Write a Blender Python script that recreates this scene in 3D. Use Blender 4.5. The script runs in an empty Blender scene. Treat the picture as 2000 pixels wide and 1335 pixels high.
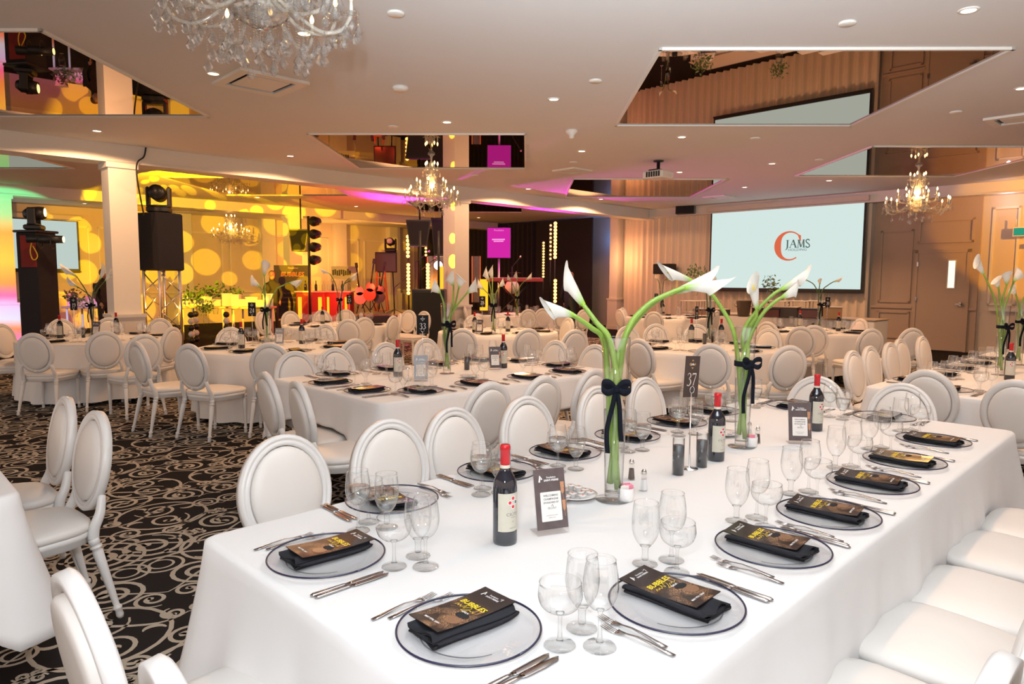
import bpy, math, random
from mathutils import Vector, Matrix
PI = math.pi
sc = bpy.context.scene
rnd = random.Random(7)

# ------------------------------------------------------------------ camera
CZ = 1.565
FPX = 1364.5
PITCH = math.radians(5.145); ROLL = math.radians(0.29)
Fw = Vector((0, math.cos(PITCH), -math.sin(PITCH)))
R0 = Vector((1, 0, 0)); U0 = R0.cross(Fw)
Rt = math.cos(ROLL)*R0 + math.sin(ROLL)*U0
Up = -math.sin(ROLL)*R0 + math.cos(ROLL)*U0
cd = bpy.data.cameras.new('camera'); cam = bpy.data.objects.new('camera', cd)
sc.collection.objects.link(cam)
cd.sensor_width = 36; cd.lens = 36*FPX/2000; cd.clip_start = .05; cd.clip_end = 200
M = Matrix.Identity(4)
for i in range(3):
    M[i][0] = Rt[i]; M[i][1] = Up[i]; M[i][2] = -Fw[i]
M[2][3] = CZ
cam.matrix_world = M
sc.camera = cam
cd.dof.use_dof = True; cd.dof.focus_distance = 2.9; cd.dof.aperture_fstop = 13

# ------------------------------------------------------------------ world, exposure
sc.view_settings.view_transform = 'Standard'; sc.view_settings.look = 'None'
sc.view_settings.exposure = 0.10; sc.view_settings.gamma = 1.0
sc.view_settings.use_curve_mapping = False
sc.cycles.max_bounces = 7; sc.cycles.diffuse_bounces = 3; sc.cycles.glossy_bounces = 4
sc.cycles.transparent_max_bounces = 24; sc.cycles.transmission_bounces = 6
sc.cycles.sample_clamp_indirect = 4; sc.cycles.caustics_reflective = False; sc.cycles.caustics_refractive = False
w = bpy.data.worlds.new('world'); sc.world = w; w.use_nodes = True
w.node_tree.nodes['Background'].inputs[0].default_value = (1.0, .78, .65, 1)
w.node_tree.nodes['Background'].inputs[1].default_value = 1.05

# ------------------------------------------------------------------ room axes: u runs along the big table, n across it
AX = math.radians(46.1)
UU = Vector((math.sin(AX), math.cos(AX), 0)); NN = Vector((math.cos(AX), -math.sin(AX), 0))
ROOM = math.atan2(UU.y, UU.x)            # rotation that maps local +X to u (local +Y is then -n)
CEIL = 3.65
def RP(u, n, z=0.0): return UU*u + NN*n + Vector((0, 0, z))
def ray(x, y): return Fw + (x-1000)/FPX*Rt - (y-667.5)/FPX*Up
def gp(x, y, z):
    d = ray(x, y); return Vector((0, 0, CZ)) + d*((z-CZ)/d.z)
def at(x, y, Y):
    d = ray(x, y); return Vector((0, 0, CZ)) + d*(Y/d.y)
def wallp(x, y, u):
    d = ray(x, y); return Vector((0, 0, CZ)) + d*(u/d.dot(UU))
def sidep(x, y, n):
    d = ray(x, y); return Vector((0, 0, CZ)) + d*(n/d.dot(NN))

# ------------------------------------------------------------------ lamps
def lamp(name, kind, loc, energy, color, target=None, **kw):
    l = bpy.data.lights.new(name, kind); l.energy = energy; l.color = color
    for k, v in kw.items(): setattr(l, k, v)
    o = bpy.data.objects.new(name, l); sc.collection.objects.link(o); o.location = loc
    if target is not None:
        o.rotation_euler = (Vector(target)-Vector(loc)).to_track_quat('-Z', 'Y').to_euler()
    return o
WARM = (1.0, .55, .27)
# the photographer's flash, just above and beside the lens, with its dome spilling on the ceiling
lamp('camera_flash', 'POINT', (-.10, -.04, CZ+.26), 118, (.88, .94, 1.0), shadow_soft_size=.09)
lamp('flash_bounce', 'SPOT', (-.05, -.10, CZ+.30), 3200, (.80, .92, 1.0), target=(.5, 1.4, CEIL), spot_size=math.radians(105), spot_blend=.9, shadow_soft_size=.05)
DOWN = [(2.8, -11.5), (5.72, -11.45), (8.72, -11.5), (11.66, -11.6), (14.45, -11.7),
        (2.9, -7.45), (5.99, -7.5), (8.87, -7.6), (11.9, -7.7), (14.82, -7.88),
        (3.0, -5.7), (6.12, -5.68), (9.03, -5.82), (12.19, -5.97), (15.05, -6.11),
        (3.4, -1.6), (6.41, -1.6), (9.36, -1.79), (12.4, -1.8), (15.2, -1.9)]
DOWN2 = [(8.0, -17.9), (11.0, -18.0), (5.2, -23.0), (6.9, -20.8), (12.7, -16.1), (15.6, -14.0), (9.6, -22.2), (12.4, -22.2), (10.2, -21.0), (15.9, -18.2)]
for k, (a, b) in enumerate(DOWN):
    e = 165*(.35 if (a < 4 and b > -11) or (a > 15 and b > -3) else 1.0)
    lamp('downlight_beam', 'SPOT', RP(a, b, CEIL-.02), e, WARM, target=RP(a, b, 0), spot_size=math.radians(128 if b > -11 else 162), spot_blend=.35 if b > -11 else .12, shadow_soft_size=.05)
for a, b in DOWN2:
    lamp('downlight_beam', 'SPOT', RP(a, b, CEIL-.02), 36, (1, .42, .15), target=RP(a, b, 0), spot_size=math.radians(128), spot_blend=.35, shadow_soft_size=.05)

# ------------------------------------------------------------------ materials
MATS = {}
def nt(m): m.use_nodes = True; return m.node_tree.nodes, m.node_tree.links
def P(name, col, rough=.5, metal=0.0, bump=0.0, bscale=200., emis=None, es=0., spec=.5, sheen=0., noise=0., nscale=8.):
    if name in MATS: return MATS[name]
    m = bpy.data.materials.new(name); N, L = nt(m); b = N['Principled BSDF']
    b.inputs['Base Color'].default_value = (*col, 1); b.inputs['Roughness'].default_value = rough
    b.inputs['Metallic'].default_value = metal; b.inputs['Specular IOR Level'].default_value = spec
    if sheen: b.inputs['Sheen Weight'].default_value = sheen
    if emis: b.inputs['Emission Color'].default_value = (*emis, 1); b.inputs['Emission Strength'].default_value = es; m.cycles.emission_sampling = 'NONE'
    tc = N.new('ShaderNodeTexCoord')
    if noise:
        t = N.new('ShaderNodeTexNoise'); t.inputs['Scale'].default_value = nscale; t.inputs['Detail'].default_value = 4
        r = N.new('ShaderNodeMix'); r.data_type = 'RGBA'
        r.inputs['A'].default_value = (*[max(0, c*(1-noise)) for c in col], 1); r.inputs['B'].default_value = (*[min(1, c*(1+noise)) for c in col], 1)
        L.new(tc.outputs['Object'], t.inputs['Vector']); L.new(t.outputs['Fac'], r.inputs['Factor']); L.new(r.outputs['Result'], b.inputs['Base Color'])
    if bump:
        t = N.new('ShaderNodeTexNoise'); t.inputs['Scale'].default_value = bscale; t.inputs['Detail'].default_value = 3
        q = N.new('ShaderNodeBump'); q.inputs['Strength'].default_value = bump; q.inputs['Distance'].default_value = .01
        L.new(tc.outputs['Object'], t.inputs['Vector']); L.new(t.outputs['Fac'], q.inputs['Height']); L.new(q.outputs['Normal'], b.inputs['Normal'])
    MATS[name] = m; return m
def glassy(name, clear=(.99, .993, .993), edge=.16, refl=.8, rough=.02, body=0., bodycol=(.9, .9, .9), knee=.72, base=.045):
    m = bpy.data.materials.new(name); N, L = nt(m); N.clear()
    o = N.new('ShaderNodeOutputMaterial'); lw = N.new('ShaderNodeLayerWeight'); lw.inputs['Blend'].default_value = .5
    cr = N.new('ShaderNodeValToRGB'); el = cr.color_ramp.elements; el[0].position = .35; el[0].color = (*clear, 1); el[1].position = 1.0; el[1].color = (edge, edge*1.04, edge*1.03, 1)
    k = el.new(knee); k.color = (*[c*.90 for c in clear], 1); L.new(lw.outputs['Facing'], cr.inputs[0])
    tr = N.new('ShaderNodeBsdfTransparent'); L.new(cr.outputs[0], tr.inputs[0])
    pw = N.new('ShaderNodeMath'); pw.operation = 'POWER'; pw.inputs[1].default_value = 4.0; L.new(lw.outputs['Facing'], pw.inputs[0])
    gl = N.new('ShaderNodeBsdfGlossy'); gl.inputs['Roughness'].default_value = rough; gl.inputs[0].default_value = (1, 1, 1, 1)
    ml = N.new('ShaderNodeMath'); ml.operation = 'MULTIPLY_ADD'; ml.inputs[1].default_value = refl; ml.inputs[2].default_value = base; L.new(pw.outputs[0], ml.inputs[0])
    mx = N.new('ShaderNodeMixShader'); L.new(ml.outputs[0], mx.inputs[0]); L.new(tr.outputs[0], mx.inputs[1]); L.new(gl.outputs[0], mx.inputs[2])
    last = mx
    if body:
        df = N.new('ShaderNodeBsdfDiffuse'); df.inputs[0].default_value = (*bodycol, 1)
        m2 = N.new('ShaderNodeMixShader'); m2.inputs[0].default_value = body; L.new(mx.outputs[0], m2.inputs[1]); L.new(df.outputs[0], m2.inputs[2]); last = m2
    L.new(last.outputs[0], o.inputs[0]); MATS[name] = m; return m
def E(name, col, s):
    if name in MATS: return MATS[name]
    m = bpy.data.materials.new(name); N, L = nt(m); N.clear(); o = N.new('ShaderNodeOutputMaterial'); e = N.new('ShaderNodeEmission')
    e.inputs[0].default_value = (*col, 1); e.inputs[1].default_value = s; L.new(e.outputs[0], o.inputs[0]); m.cycles.emission_sampling = 'NONE'; MATS[name] = m; return m

m_ceil = P('ceiling_paint', (.74, .71, .69), .85, bump=.05, bscale=60)
m_wall = P('wall_paint', (.72, .62, .52), .7, bump=.04, bscale=80)
m_white = P('white_trim_paint', (.80, .76, .70), .5, bump=.03, bscale=60)
m_carpet = P('carpet_pile', (.020, .016, .015), .95, bump=.6, bscale=900, noise=.5, nscale=500, spec=.1)
m_scroll = P('carpet_scroll', (.60, .52, .42), .95, bump=.6, bscale=900, noise=.25, nscale=300, spec=.1)
m_cloth = P('table_linen', (.86, .86, .86), .75, bump=.55, bscale=4.5, sheen=.1)
m_lacq = P('white_lacquer', (.80, .79, .775), .32, bump=.02, bscale=40)
m_vinyl = P('white_vinyl', (.80, .77, .735), .42, bump=.05, bscale=30)
m_black = P('black_satin', (.012, .012, .013), .45, bump=.05, bscale=90)
m_drape = P('black_drape', (.012, .010, .014), .9, bump=.2, bscale=60)
m_glass = glassy('clear_glass', edge=.06, knee=.70, base=.11, refl=.9)
m_thick = glassy('thick_glass', clear=(.975, .98, .98), edge=.05, refl=.9, knee=.60)
m_footg = glassy('foot_glass', clear=(.985, .988, .988), edge=.10, refl=.9, knee=.80)
m_water = glassy('water', clear=(.95, .97, .97), edge=.12, refl=.8, knee=.6)
m_plate = glassy('charger_glass', clear=(.99, .99, .995), edge=.85, refl=.25, body=.05, bodycol=(.9, .9, .92))
m_crystal = glassy('crystal', clear=(.95, .95, .95), edge=.25, refl=.95, rough=.015, body=.05, base=.16, bodycol=(1, .98, .95))
m_rim = P('dark_rim', (.010, .011, .035), .3)
m_steel = P('polished_cutlery', (.48, .44, .43), .16, metal=1.0, bump=.02, bscale=30)
m_chrome = P('chrome', (.75, .75, .75), .12, metal=1.0)
m_nap = P('charcoal_napkin', (.016, .016, .020), .9, bump=.5, bscale=700, spec=.2)
m_ribbon = P('black_ribbon', (.004, .005, .010), .85, bump=.2, bscale=300, spec=.15)
m_bottle = P('dark_bottle_glass', (.010, .010, .016), .06, spec=.8)
m_wbody = P('dark_bottle_base', (.05, .055, .09), .12, spec=.8)
m_red = P('red_capsule', (.50, .012, .018), .25, metal=.3)
m_label = P('bottle_label', (.56, .54, .45), .6, noise=.05, nscale=40)
m_paper = P('white_paper', (.85, .82, .78), .6)
m_reddot = P('red_print', (.52, .02, .03), .5)
m_greyprint = P('grey_print', (.10, .10, .11), .5)
m_gold = P('yellow_print', (.85, .62, .03), .4, emis=None)
m_whitep = P('white_print', (.85, .85, .85), .5)
m_brownp = P('brown_card', (.045, .026, .022), .3, spec=.5, noise=.3, nscale=20)
m_stem = P('green_stem', (.22, .35, .05), .4, noise=.3, nscale=14, bump=.05, bscale=60)
m_stemd = P('dark_stem', (.06, .12, .03), .5, noise=.3, nscale=14)
m_black_card = P('black_card', (.010, .010, .012), .7, spec=.2)
m_orange = P('orange_metal', (.75, .18, .03), .4)
m_cream = P('cream_print', (.70, .64, .55), .6)

def petal_mat():
    m = bpy.data.materials.new('calla_petal'); N, L = nt(m); b = N['Principled BSDF']; b.inputs['Roughness'].default_value = .5
    at_ = N.new('ShaderNodeAttribute'); at_.attribute_name = 'along'
    cr = N.new('ShaderNodeValToRGB'); cr.color_ramp.elements[0].color = (.28, .50, .04, 1); cr.color_ramp.elements[0].position = .05
    cr.color_ramp.elements[1].color = (.86, .86, .80, 1); cr.color_ramp.elements[1].position = .42
    L.new(at_.outputs['Fac'], cr.inputs[0]); L.new(cr.outputs[0], b.inputs['Base Color'])
    b.inputs['Subsurface Weight'].default_value = 0.0; MATS['petal'] = m; return m
m_petal = petal_mat()
def menu_mat():
    m = bpy.data.materials.new('menu_print'); N, L = nt(m); b = N['Principled BSDF']; b.inputs['Roughness'].default_value = .16
    tc = N.new('ShaderNodeTexCoord'); v = N.new('ShaderNodeTexVoronoi'); v.inputs['Scale'].default_value = 520
    L.new(tc.outputs['Object'], v.inputs['Vector'])
    lt = N.new('ShaderNodeMath'); lt.operation = 'LESS_THAN'; lt.inputs[1].default_value = .34; L.new(v.outputs['Distance'], lt.inputs[0])
    n2 = N.new('ShaderNodeTexNoise'); n2.inputs['Scale'].default_value = 16; n2.inputs['Detail'].default_value = 2; L.new(tc.outputs['Object'], n2.inputs['Vector'])
    sp = N.new('ShaderNodeSeparateXYZ'); L.new(tc.outputs['Object'], sp.inputs[0])
    # glitter is printed over the lower two thirds of the card, thickest in a band
    mr = N.new('ShaderNodeMapRange'); mr.inputs['From Min'].default_value = .055; mr.inputs['From Max'].default_value = -.03; L.new(sp.outputs['Y'], mr.inputs['Value'])
    cr = N.new('ShaderNodeValToRGB'); cr.color_ramp.elements[0].position = .42; cr.color_ramp.elements[1].position = .62; L.new(n2.outputs['Fac'], cr.inputs[0])
    mu = N.new('ShaderNodeMath'); mu.operation = 'MULTIPLY'; L.new(mr.outputs[0], mu.inputs[0]); L.new(cr.outputs[0], mu.inputs[1])
    mu2 = N.new('ShaderNodeMath'); mu2.operation = 'MULTIPLY'; L.new(mu.outputs[0], mu2.inputs[0]); L.new(lt.outputs[0], mu2.inputs[1])
    a = N.new('ShaderNodeMix'); a.data_type = 'RGBA'; a.inputs['A'].default_value = (.020, .014, .013, 1); a.inputs['B'].default_value = (.065, .032, .018, 1); L.new(mu.outputs[0], a.inputs['Factor'])
    c = N.new('ShaderNodeMix'); c.data_type = 'RGBA'; c.inputs['B'].default_value = (.85, .50, .28, 1); L.new(a.outputs['Result'], c.inputs['A']); L.new(mu2.outputs[0], c.inputs['Factor'])
    L.new(c.outputs['Result'], b.inputs['Base Color']); MATS['menu'] = m; return m
m_menu = menu_mat()
def mirror_mat():
    m = bpy.data.materials.new('bronze_mirror'); N, L = nt(m); N.clear(); o = N.new('ShaderNodeOutputMaterial')
    g = N.new('ShaderNodeBsdfGlossy'); g.inputs[0].default_value = (.54, .46, .41, 1); g.inputs['Roughness'].default_value = .012
    L.new(g.outputs[0], o.inputs[0]); return m
m_mirror = mirror_mat()
m_bulb = E('candle_bulb', (1.0, .62, .22), 9)
m_dlight = E('downlight_glow', (1.0, .80, .50), 6)
m_strip = E('amber_bulb', (1.0, .42, .10), 5)
m_screen = E('projected_screen', (.66, .80, .76), .93)
m_screen2 = E('projected_screen_two', (.60, .72, .66), .80)
m_magenta = E('magenta_screen', (.62, .02, .36), 1.0)
m_pinkp = E('pink_print', (1.0, .35, .75), 1.0)
m_amber = E('amber_glow', (1.0, .40, .02), 1.6)
m_hot = E('white_violet_glow', (1.0, .75, 1.0), 4)
m_lens = E('lamp_lens', (1.0, .85, .35), 3)
m_lite = E('corridor_light', (1.0, .93, .72), 1.2)
m_exit = E('exit_green', (.05, .5, .3), .6)

# ------------------------------------------------------------------ mesh helpers
class MB:
    def __init__(s): s.v = []; s.f = []; s.sm = []
    def add(s, vs, fs, smooth=True, mat=None):
        o = len(s.v)
        s.v += [tuple(mat @ Vector(v)) if mat is not None else tuple(v) for v in vs]
        s.f += [tuple(i+o for i in f) for f in fs]; s.sm += [smooth]*len(fs); return s
    def box(s, c, d, rz=0., mat=None):
        x, y, z = d[0]/2, d[1]/2, d[2]/2
        vs = [Vector((a*x, b*y, e*z)) for a in (-1, 1) for b in (-1, 1) for e in (-1, 1)]
        if rz: q = Matrix.Rotation(rz, 3, 'Z'); vs = [q @ v for v in vs]
        vs = [v+Vector(c) for v in vs]
        return s.add(vs, [(0, 1, 3, 2), (4, 6, 7, 5), (0, 4, 5, 1), (2, 3, 7, 6), (0, 2, 6, 4), (1, 5, 7, 3)], False, mat)
    def bbox(s, c, d, r=.004, mat=None):           # box with chamfered vertical and top edges
        x, y, z = d[0]/2, d[1]/2, d[2]/2; r = min(r, x*.9, y*.9, z*.9)
        prof = [(x-r, y-r, -z), (x, y, -z+r), (x, y, z-r), (x-r, y-r, z)]
        vs = []; fs = []
        for (a, b, h) in prof:
            q = r*.7
            ring = [(a, b-q), (a-q, b), (-a+q, b), (-a, b-q), (-a, -b+q), (-a+q, -b), (a-q, -b), (a, -b+q)]
            vs += [(c[0]+p, c[1]+k, c[2]+h) for p, k in ring]
        for j in range(3):
            for i in range(8): fs.append((j*8+i, j*8+(i+1) % 8, (j+1)*8+(i+1) % 8, (j+1)*8+i))
        fs.append(tuple(range(7, -1, -1))); fs.append(tuple(range(24, 32)))
        return s.add(vs, fs, False, mat)
    def lathe(s, prof, n=24, c=(0, 0, 0), mat=None, smooth=True, cap=True):
        vs = []; fs = []
        for r, z in prof:
            for i in range(n): t = 2*PI*i/n; vs.append((c[0]+r*math.cos(t), c[1]+r*math.sin(t), c[2]+z))
        for j in range(len(prof)-1):
            for i in range(n): fs.append((j*n+i, j*n+(i+1) % n, (j+1)*n+(i+1) % n, (j+1)*n+i))
        if cap:
            if prof[0][0] > 1e-5: fs.append(tuple(range(n-1, -1, -1)))
            if prof[-1][0] > 1e-5: fs.append(tuple((len(prof)-1)*n+i for i in range(n)))
        return s.add(vs, fs, smooth, mat)
    def tube(s, pts, rad, n=8, cap=True, flat=1.0, mat=None, upv=(0, 0, 1)):
        pts = [Vector(p) for p in pts]; K = len(pts)
        rads = rad if isinstance(rad, (list, tuple)) else [rad]*K
        vs = []; fs = []; prev = None
        for k, p in enumerate(pts):
            t = (pts[min(k+1, K-1)]-pts[max(k-1, 0)]).normalized()
            if prev is None:
                a = Vector(upv)
                if abs(t.dot(a)) > .95: a = Vector((1, 0, 0))
                x = t.cross(a).normalized()
            else:
                x = (prev-t*prev.dot(t))
                x = x.normalized() if x.length > 1e-6 else t.orthogonal().normalized()
            prev = x; y = t.cross(x)
            for i in range(n):
                q = 2*PI*i/n; vs.append(p+x*(math.cos(q)*rads[k])+y*(math.sin(q)*rads[k]*flat))
        for j in range(K-1):
            for i in range(n): fs.append((j*n+i, j*n+(i+1) % n, (j+1)*n+(i+1) % n, (j+1)*n+i))
        if cap: fs.append(tuple(range(n-1, -1, -1))); fs.append(tuple((K-1)*n+i for i in range(n)))
        return s.add(vs, fs, True, mat)
    def ribbon(s, pts, wid, z=0., th=0.):          # flat ribbon in the xy plane
        K = len(pts); vs = []; fs = []
        for k in range(K):
            a = pts[max(k-1, 0)]; b = pts[min(k+1, K-1)]; dx, dy = b[0]-a[0], b[1]-a[1]; l = math.hypot(dx, dy) or 1
            h = (wid[k] if isinstance(wid, (list, tuple)) else wid)/2
            vs += [(pts[k][0]-dy/l*h, pts[k][1]+dx/l*h, z), (pts[k][0]+dy/l*h, pts[k][1]-dx/l*h, z)]
        for k in range(K-1): fs.append((2*k, 2*k+1, 2*k+3, 2*k+2))
        return s.add(vs, fs, False)
    def disc(s, c, r, n=16, rx=None, z=None):
        vs = [(c[0]+(rx or r)*math.cos(2*PI*i/n), c[1]+r*math.sin(2*PI*i/n), c[2] if len(c) > 2 else 0) for i in range(n)]
        return s.add(vs, [tuple(range(n))], False)
    def strip(s, pts, wvec, th=.001):              # a band of width vector wvec along pts
        vs = []; fs = []
        for p in pts: vs += [Vector(p)-Vector(wvec)/2, Vector(p)+Vector(wvec)/2]
        for k in range(len(pts)-1): fs.append((2*k, 2*k+1, 2*k+3, 2*k+2))
        return s.add(vs, fs, True)
    def mesh(s, name):
        me = bpy.data.meshes.new(name); me.from_pydata([tuple(v) for v in s.v], [], s.f)
        me.polygons.foreach_set('use_smooth', s.sm); me.update(); return me
def link(o): sc.collection.objects.link(o); return o
def obj(name, mb, mat, parent=None, loc=(0, 0, 0), rz=0.):
    me = mb if isinstance(mb, bpy.types.Mesh) else mb.mesh(name)
    if mat is not None and not me.materials: me.materials.append(mat)
    o = link(bpy.data.objects.new(name, me)); o.location = loc; o.rotation_euler = (0, 0, rz)
    if parent: o.parent = parent
    return o
LABELS = set()
ORD = ['first', 'second', 'third', 'fourth', 'fifth', 'sixth', 'seventh', 'eighth']
NUMS = {'19': 'nineteen', '24': 'twenty-four', '25': 'twenty-five', '27': 'twenty-seven', '28': 'twenty-eight', '29': 'twenty-nine', '30': 'thirty', '33': 'thirty-three', '37': 'thirty-seven'}
def words_(l):
    for a, b in NUMS.items(): l = l.replace('number '+a, 'number '+b).replace('table '+a, 'table '+b).replace('tables '+a, 'tables '+b).replace('and '+a, 'and '+b)
    return l
def tag(o, label, cat, group=None, kind=None):
    label = words_(label)
    if len(label.replace(',', ' ').split()) > 16: print('LONG', label)
    if label in LABELS and not group: print('DUP LABEL', label)
    LABELS.add(label)
    o['label'] = label; o['category'] = cat
    if group: o['group'] = group
    if kind: o['kind'] = kind
    return o
def thing(name, label, cat, loc=(0, 0, 0), rz=0., group=None):
    o = link(bpy.data.objects.new(name, None)); o.location = loc; o.rotation_euler = (0, 0, rz); o.empty_display_size = .1
    return tag(o, label, cat, group)
KIDS = {}
def kids(o): return list(o.children)
def dup(root, loc, rz, label, group=None):
    r = link(root.copy()); r.location = loc; r.rotation_euler = (0, 0, rz); label = words_(label); LABELS.add(label); r['label'] = label
    if group: r['group'] = group
    elif 'group' in r: del r['group']
    for c in KIDS.setdefault(root.name, kids(root)):
        d = link(c.copy()); d.parent = r
        for g in KIDS.setdefault(c.name, kids(c)):
            h = link(g.copy()); h.parent = d
    return r
def struct(name, mb, mat, parent=None, loc=(0, 0, 0), rz=0.):
    o = obj(name, mb, mat, parent, loc, rz)
    if not parent: o['kind'] = 'structure'
    return o
def rbox(name, u0, u1, n0, n1, z0, z1, mat, parent=None, st=True):   # box aligned to the room axes
    b = MB(); vs = [RP(u, n, z) for u in (u0, u1) for n in (n0, n1) for z in (z0, z1)]
    b.add(vs, [(0, 1, 3, 2), (4, 6, 7, 5), (0, 4, 5, 1), (2, 3, 7, 6), (0, 2, 6, 4), (1, 5, 7, 3)], False)
    o = obj(name, b, mat, parent)
    if st and not parent: o['kind'] = 'structure'
    return o
def face(fx, fy): return math.atan2(-fx, fy)       # rotation that turns local +Y to (fx, fy)
FU = face(UU.x, UU.y); FmU = FU+PI; FN = face(NN.x, NN.y); FmN = FN+PI
def txt(s, size, align='CENTER', bold=0., shear=0., sx=1.):
    c = bpy.data.curves.new('t', 'FONT'); c.body = s; c.size = size; c.align_x = align; c.align_y = 'CENTER'; c.offset = bold; c.shear = shear; c.resolution_u = 2
    o = bpy.data.objects.new('t', c); me = bpy.data.meshes.new_from_object(o)
    vs = [(v.co.x*sx, v.co.y, 0) for v in me.vertices]; fs = [tuple(p.vertices) for p in me.polygons]
    bpy.data.objects.remove(o); bpy.data.curves.remove(c); bpy.data.meshes.remove(me); return vs, fs
def addtxt(mb, s, size, x, y, z=0., **kw):
    vs, fs = txt(s, size, **kw); mb.add([(a+x, b+y, z) for a, b, _ in vs], fs, False); return mb
def bez(a, b, c, d, n=14):
    a, b, c, d = map(Vector, (a, b, c, d)); o = []
    for i in range(n+1): t = i/n; o.append(a*(1-t)**3+b*3*t*(1-t)**2+c*3*t*t*(1-t)+d*t**3)
    return o
def smooth_path(pts, k=6):
    pts = [Vector(p) for p in pts]; out = []
    for i in range(len(pts)-1):
        p0 = pts[max(i-1, 0)]; p1 = pts[i]; p2 = pts[i+1]; p3 = pts[min(i+2, len(pts)-1)]
        for j in range(k):
            t = j/k; out.append(.5*((2*p1)+(p2-p0)*t+(2*p0-5*p1+4*p2-p3)*t*t+(3*p1-p0-3*p2+p3)*t**3))
    out.append(pts[-1]); return out

# ------------------------------------------------------------------ coloured stage lamps (gobos are in the lamps themselves)
def gobo(ob, kind):
    l = ob.data; l.use_nodes = True; N = l.node_tree.nodes; L = l.node_tree.links; e = N.get('Emission') or N.new('ShaderNodeEmission')
    tc = N.new('ShaderNodeNewGeometry'); q = ob.rotation_euler.to_matrix(); dots = []
    for ax in range(3):
        d = N.new('ShaderNodeVectorMath'); d.operation = 'DOT_PRODUCT'; d.inputs[1].default_value = q.col[ax]; L.new(tc.outputs['Incoming'], d.inputs[0]); dots.append(d.outputs['Value'])
    dx = N.new('ShaderNodeMath'); dx.operation = 'DIVIDE'; L.new(dots[0], dx.inputs[0]); L.new(dots[2], dx.inputs[1])
    dy = N.new('ShaderNodeMath'); dy.operation = 'DIVIDE'; L.new(dots[1], dy.inputs[0]); L.new(dots[2], dy.inputs[1])
    if kind == 'dots':
        cb = N.new('ShaderNodeCombineXYZ'); L.new(dx.outputs[0], cb.inputs[0]); L.new(dy.outputs[0], cb.inputs[1])
        v = N.new('ShaderNodeTexVoronoi'); v.voronoi_dimensions = '2D'; v.inputs['Scale'].default_value = 12.5; L.new(cb.outputs[0], v.inputs['Vector'])
        sr = N.new('ShaderNodeSeparateColor'); L.new(v.outputs['Color'], sr.inputs[0])
        r = N.new('ShaderNodeMath'); r.operation = 'MULTIPLY_ADD'; r.inputs[1].default_value = .30; r.inputs[2].default_value = .20; L.new(sr.outputs[0], r.inputs[0])
        d = N.new('ShaderNodeMath'); d.operation = 'SUBTRACT'; L.new(r.outputs[0], d.inputs[0]); L.new(v.outputs['Distance'], d.inputs[1])
        m = N.new('ShaderNodeMapRange'); m.inputs['From Min'].default_value = -.02; m.inputs['From Max'].default_value = .02; m.inputs['To Min'].default_value = .30; m.inputs['To Max'].default_value = 1.0
        L.new(d.outputs[0], m.inputs['Value']); L.new(m.outputs[0], e.inputs['Strength']); e.inputs['Color'].default_value = (1, .54, .0, 1)
    else:
        m = N.new('ShaderNodeMapRange'); m.inputs['From Min'].default_value = -.42; m.inputs['From Max'].default_value = .42; L.new(dy.outputs[0], m.inputs['Value'])
        c = N.new('ShaderNodeValToRGB'); els = c.color_ramp.elements
        cols = [(0, (.1, .9, .35)), (.14, (.3, .8, .3)), (.26, (1, .35, .02)), (.45, (1, .50, .02)), (.60, (1, .25, .02)), (.68, (1, .05, .4)), (.76, (.6, .5, 1)), (.84, (.6, .7, 1)), (.90, (1, .2, .05)), (1, (.9, .1, .8))]
        els[0].position = 0; els[0].color = (*cols[0][1], 1); els[1].position = 1; els[1].color = (*cols[-1][1], 1)
        for p, q in cols[1:-1]: x = els.new(p); x.color = (*q, 1)
        L.new(m.outputs[0], c.inputs[0]); L.new(c.outputs[0], e.inputs['Color'])
g1 = lamp('gobo_beam', 'SPOT', at(318, 392, 12.4), 6800, (1, 1, 1), target=sidep(455, 478, -24.4), spot_size=math.radians(54), spot_blend=.15, shadow_soft_size=.01); gobo(g1, 'dots')
g2 = lamp('colour_beam', 'SPOT', at(16, 505, 12.7), 900, (1, 1, 1), target=RP(2.75, -19.5, 1.75), spot_size=math.radians(50), spot_blend=.1, shadow_soft_size=.01); gobo(g2, 'rainbow')
lamp('magenta_wash', 'SPOT', at(800, 500, 19.0), 700, (.85, .03, .75), target=at(830, 425, 18.6), spot_size=math.radians(130), spot_blend=.6, shadow_soft_size=.035)
lamp('magenta_wash', 'SPOT', at(990, 470, 19.6), 500, (.85, .03, .75), target=at(1010, 420, 19.0), spot_size=math.radians(130), spot_blend=.6, shadow_soft_size=.035)
for px, py, Y, e in [(700, 560, 18.0, 70), (650, 575, 18.2, 60), (850, 540, 19, 30), (930, 560, 19.5, 8), (610, 590, 19, 40)]:
    lamp('red_stage_lamp', 'POINT', at(px, py, Y), e, (1, .06, .02), shadow_soft_size=.035)
lamp('amber_lamp', 'POINT', at(322, 610, 12.1), 26, (1, .38, .06), shadow_soft_size=.03)  # unseen lamp added to warm the truss legs and the chairs nearby
lamp('amber_lamp', 'POINT', at(845, 560, 18.6), 60, (1, .35, .04), shadow_soft_size=.035)
for px, Y in [(640, 26), (700, 25), (775, 24)]:
    lamp('amber_wall_lamp', 'POINT', at(px, 500, Y), 60, (1, .42, .08), shadow_soft_size=.035)
lamp('violet_gap_lamp', 'POINT', RP(18.6, -14.6, 2.9), 7, (.08, .35, 1.0), shadow_soft_size=.035)
lamp('orange_gap_lamp', 'POINT', RP(17.2, -13.2, 2.2), 30, (1, .45, .18), shadow_soft_size=.035)
lamp('yellow_wall_lamp', 'SPOT', RP(15.8, -1.2, 2.9), 420, (1, .40, .0), target=RP(18, -2.2, 3.0), spot_size=math.radians(75), spot_blend=.1, shadow_soft_size=.03)
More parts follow.
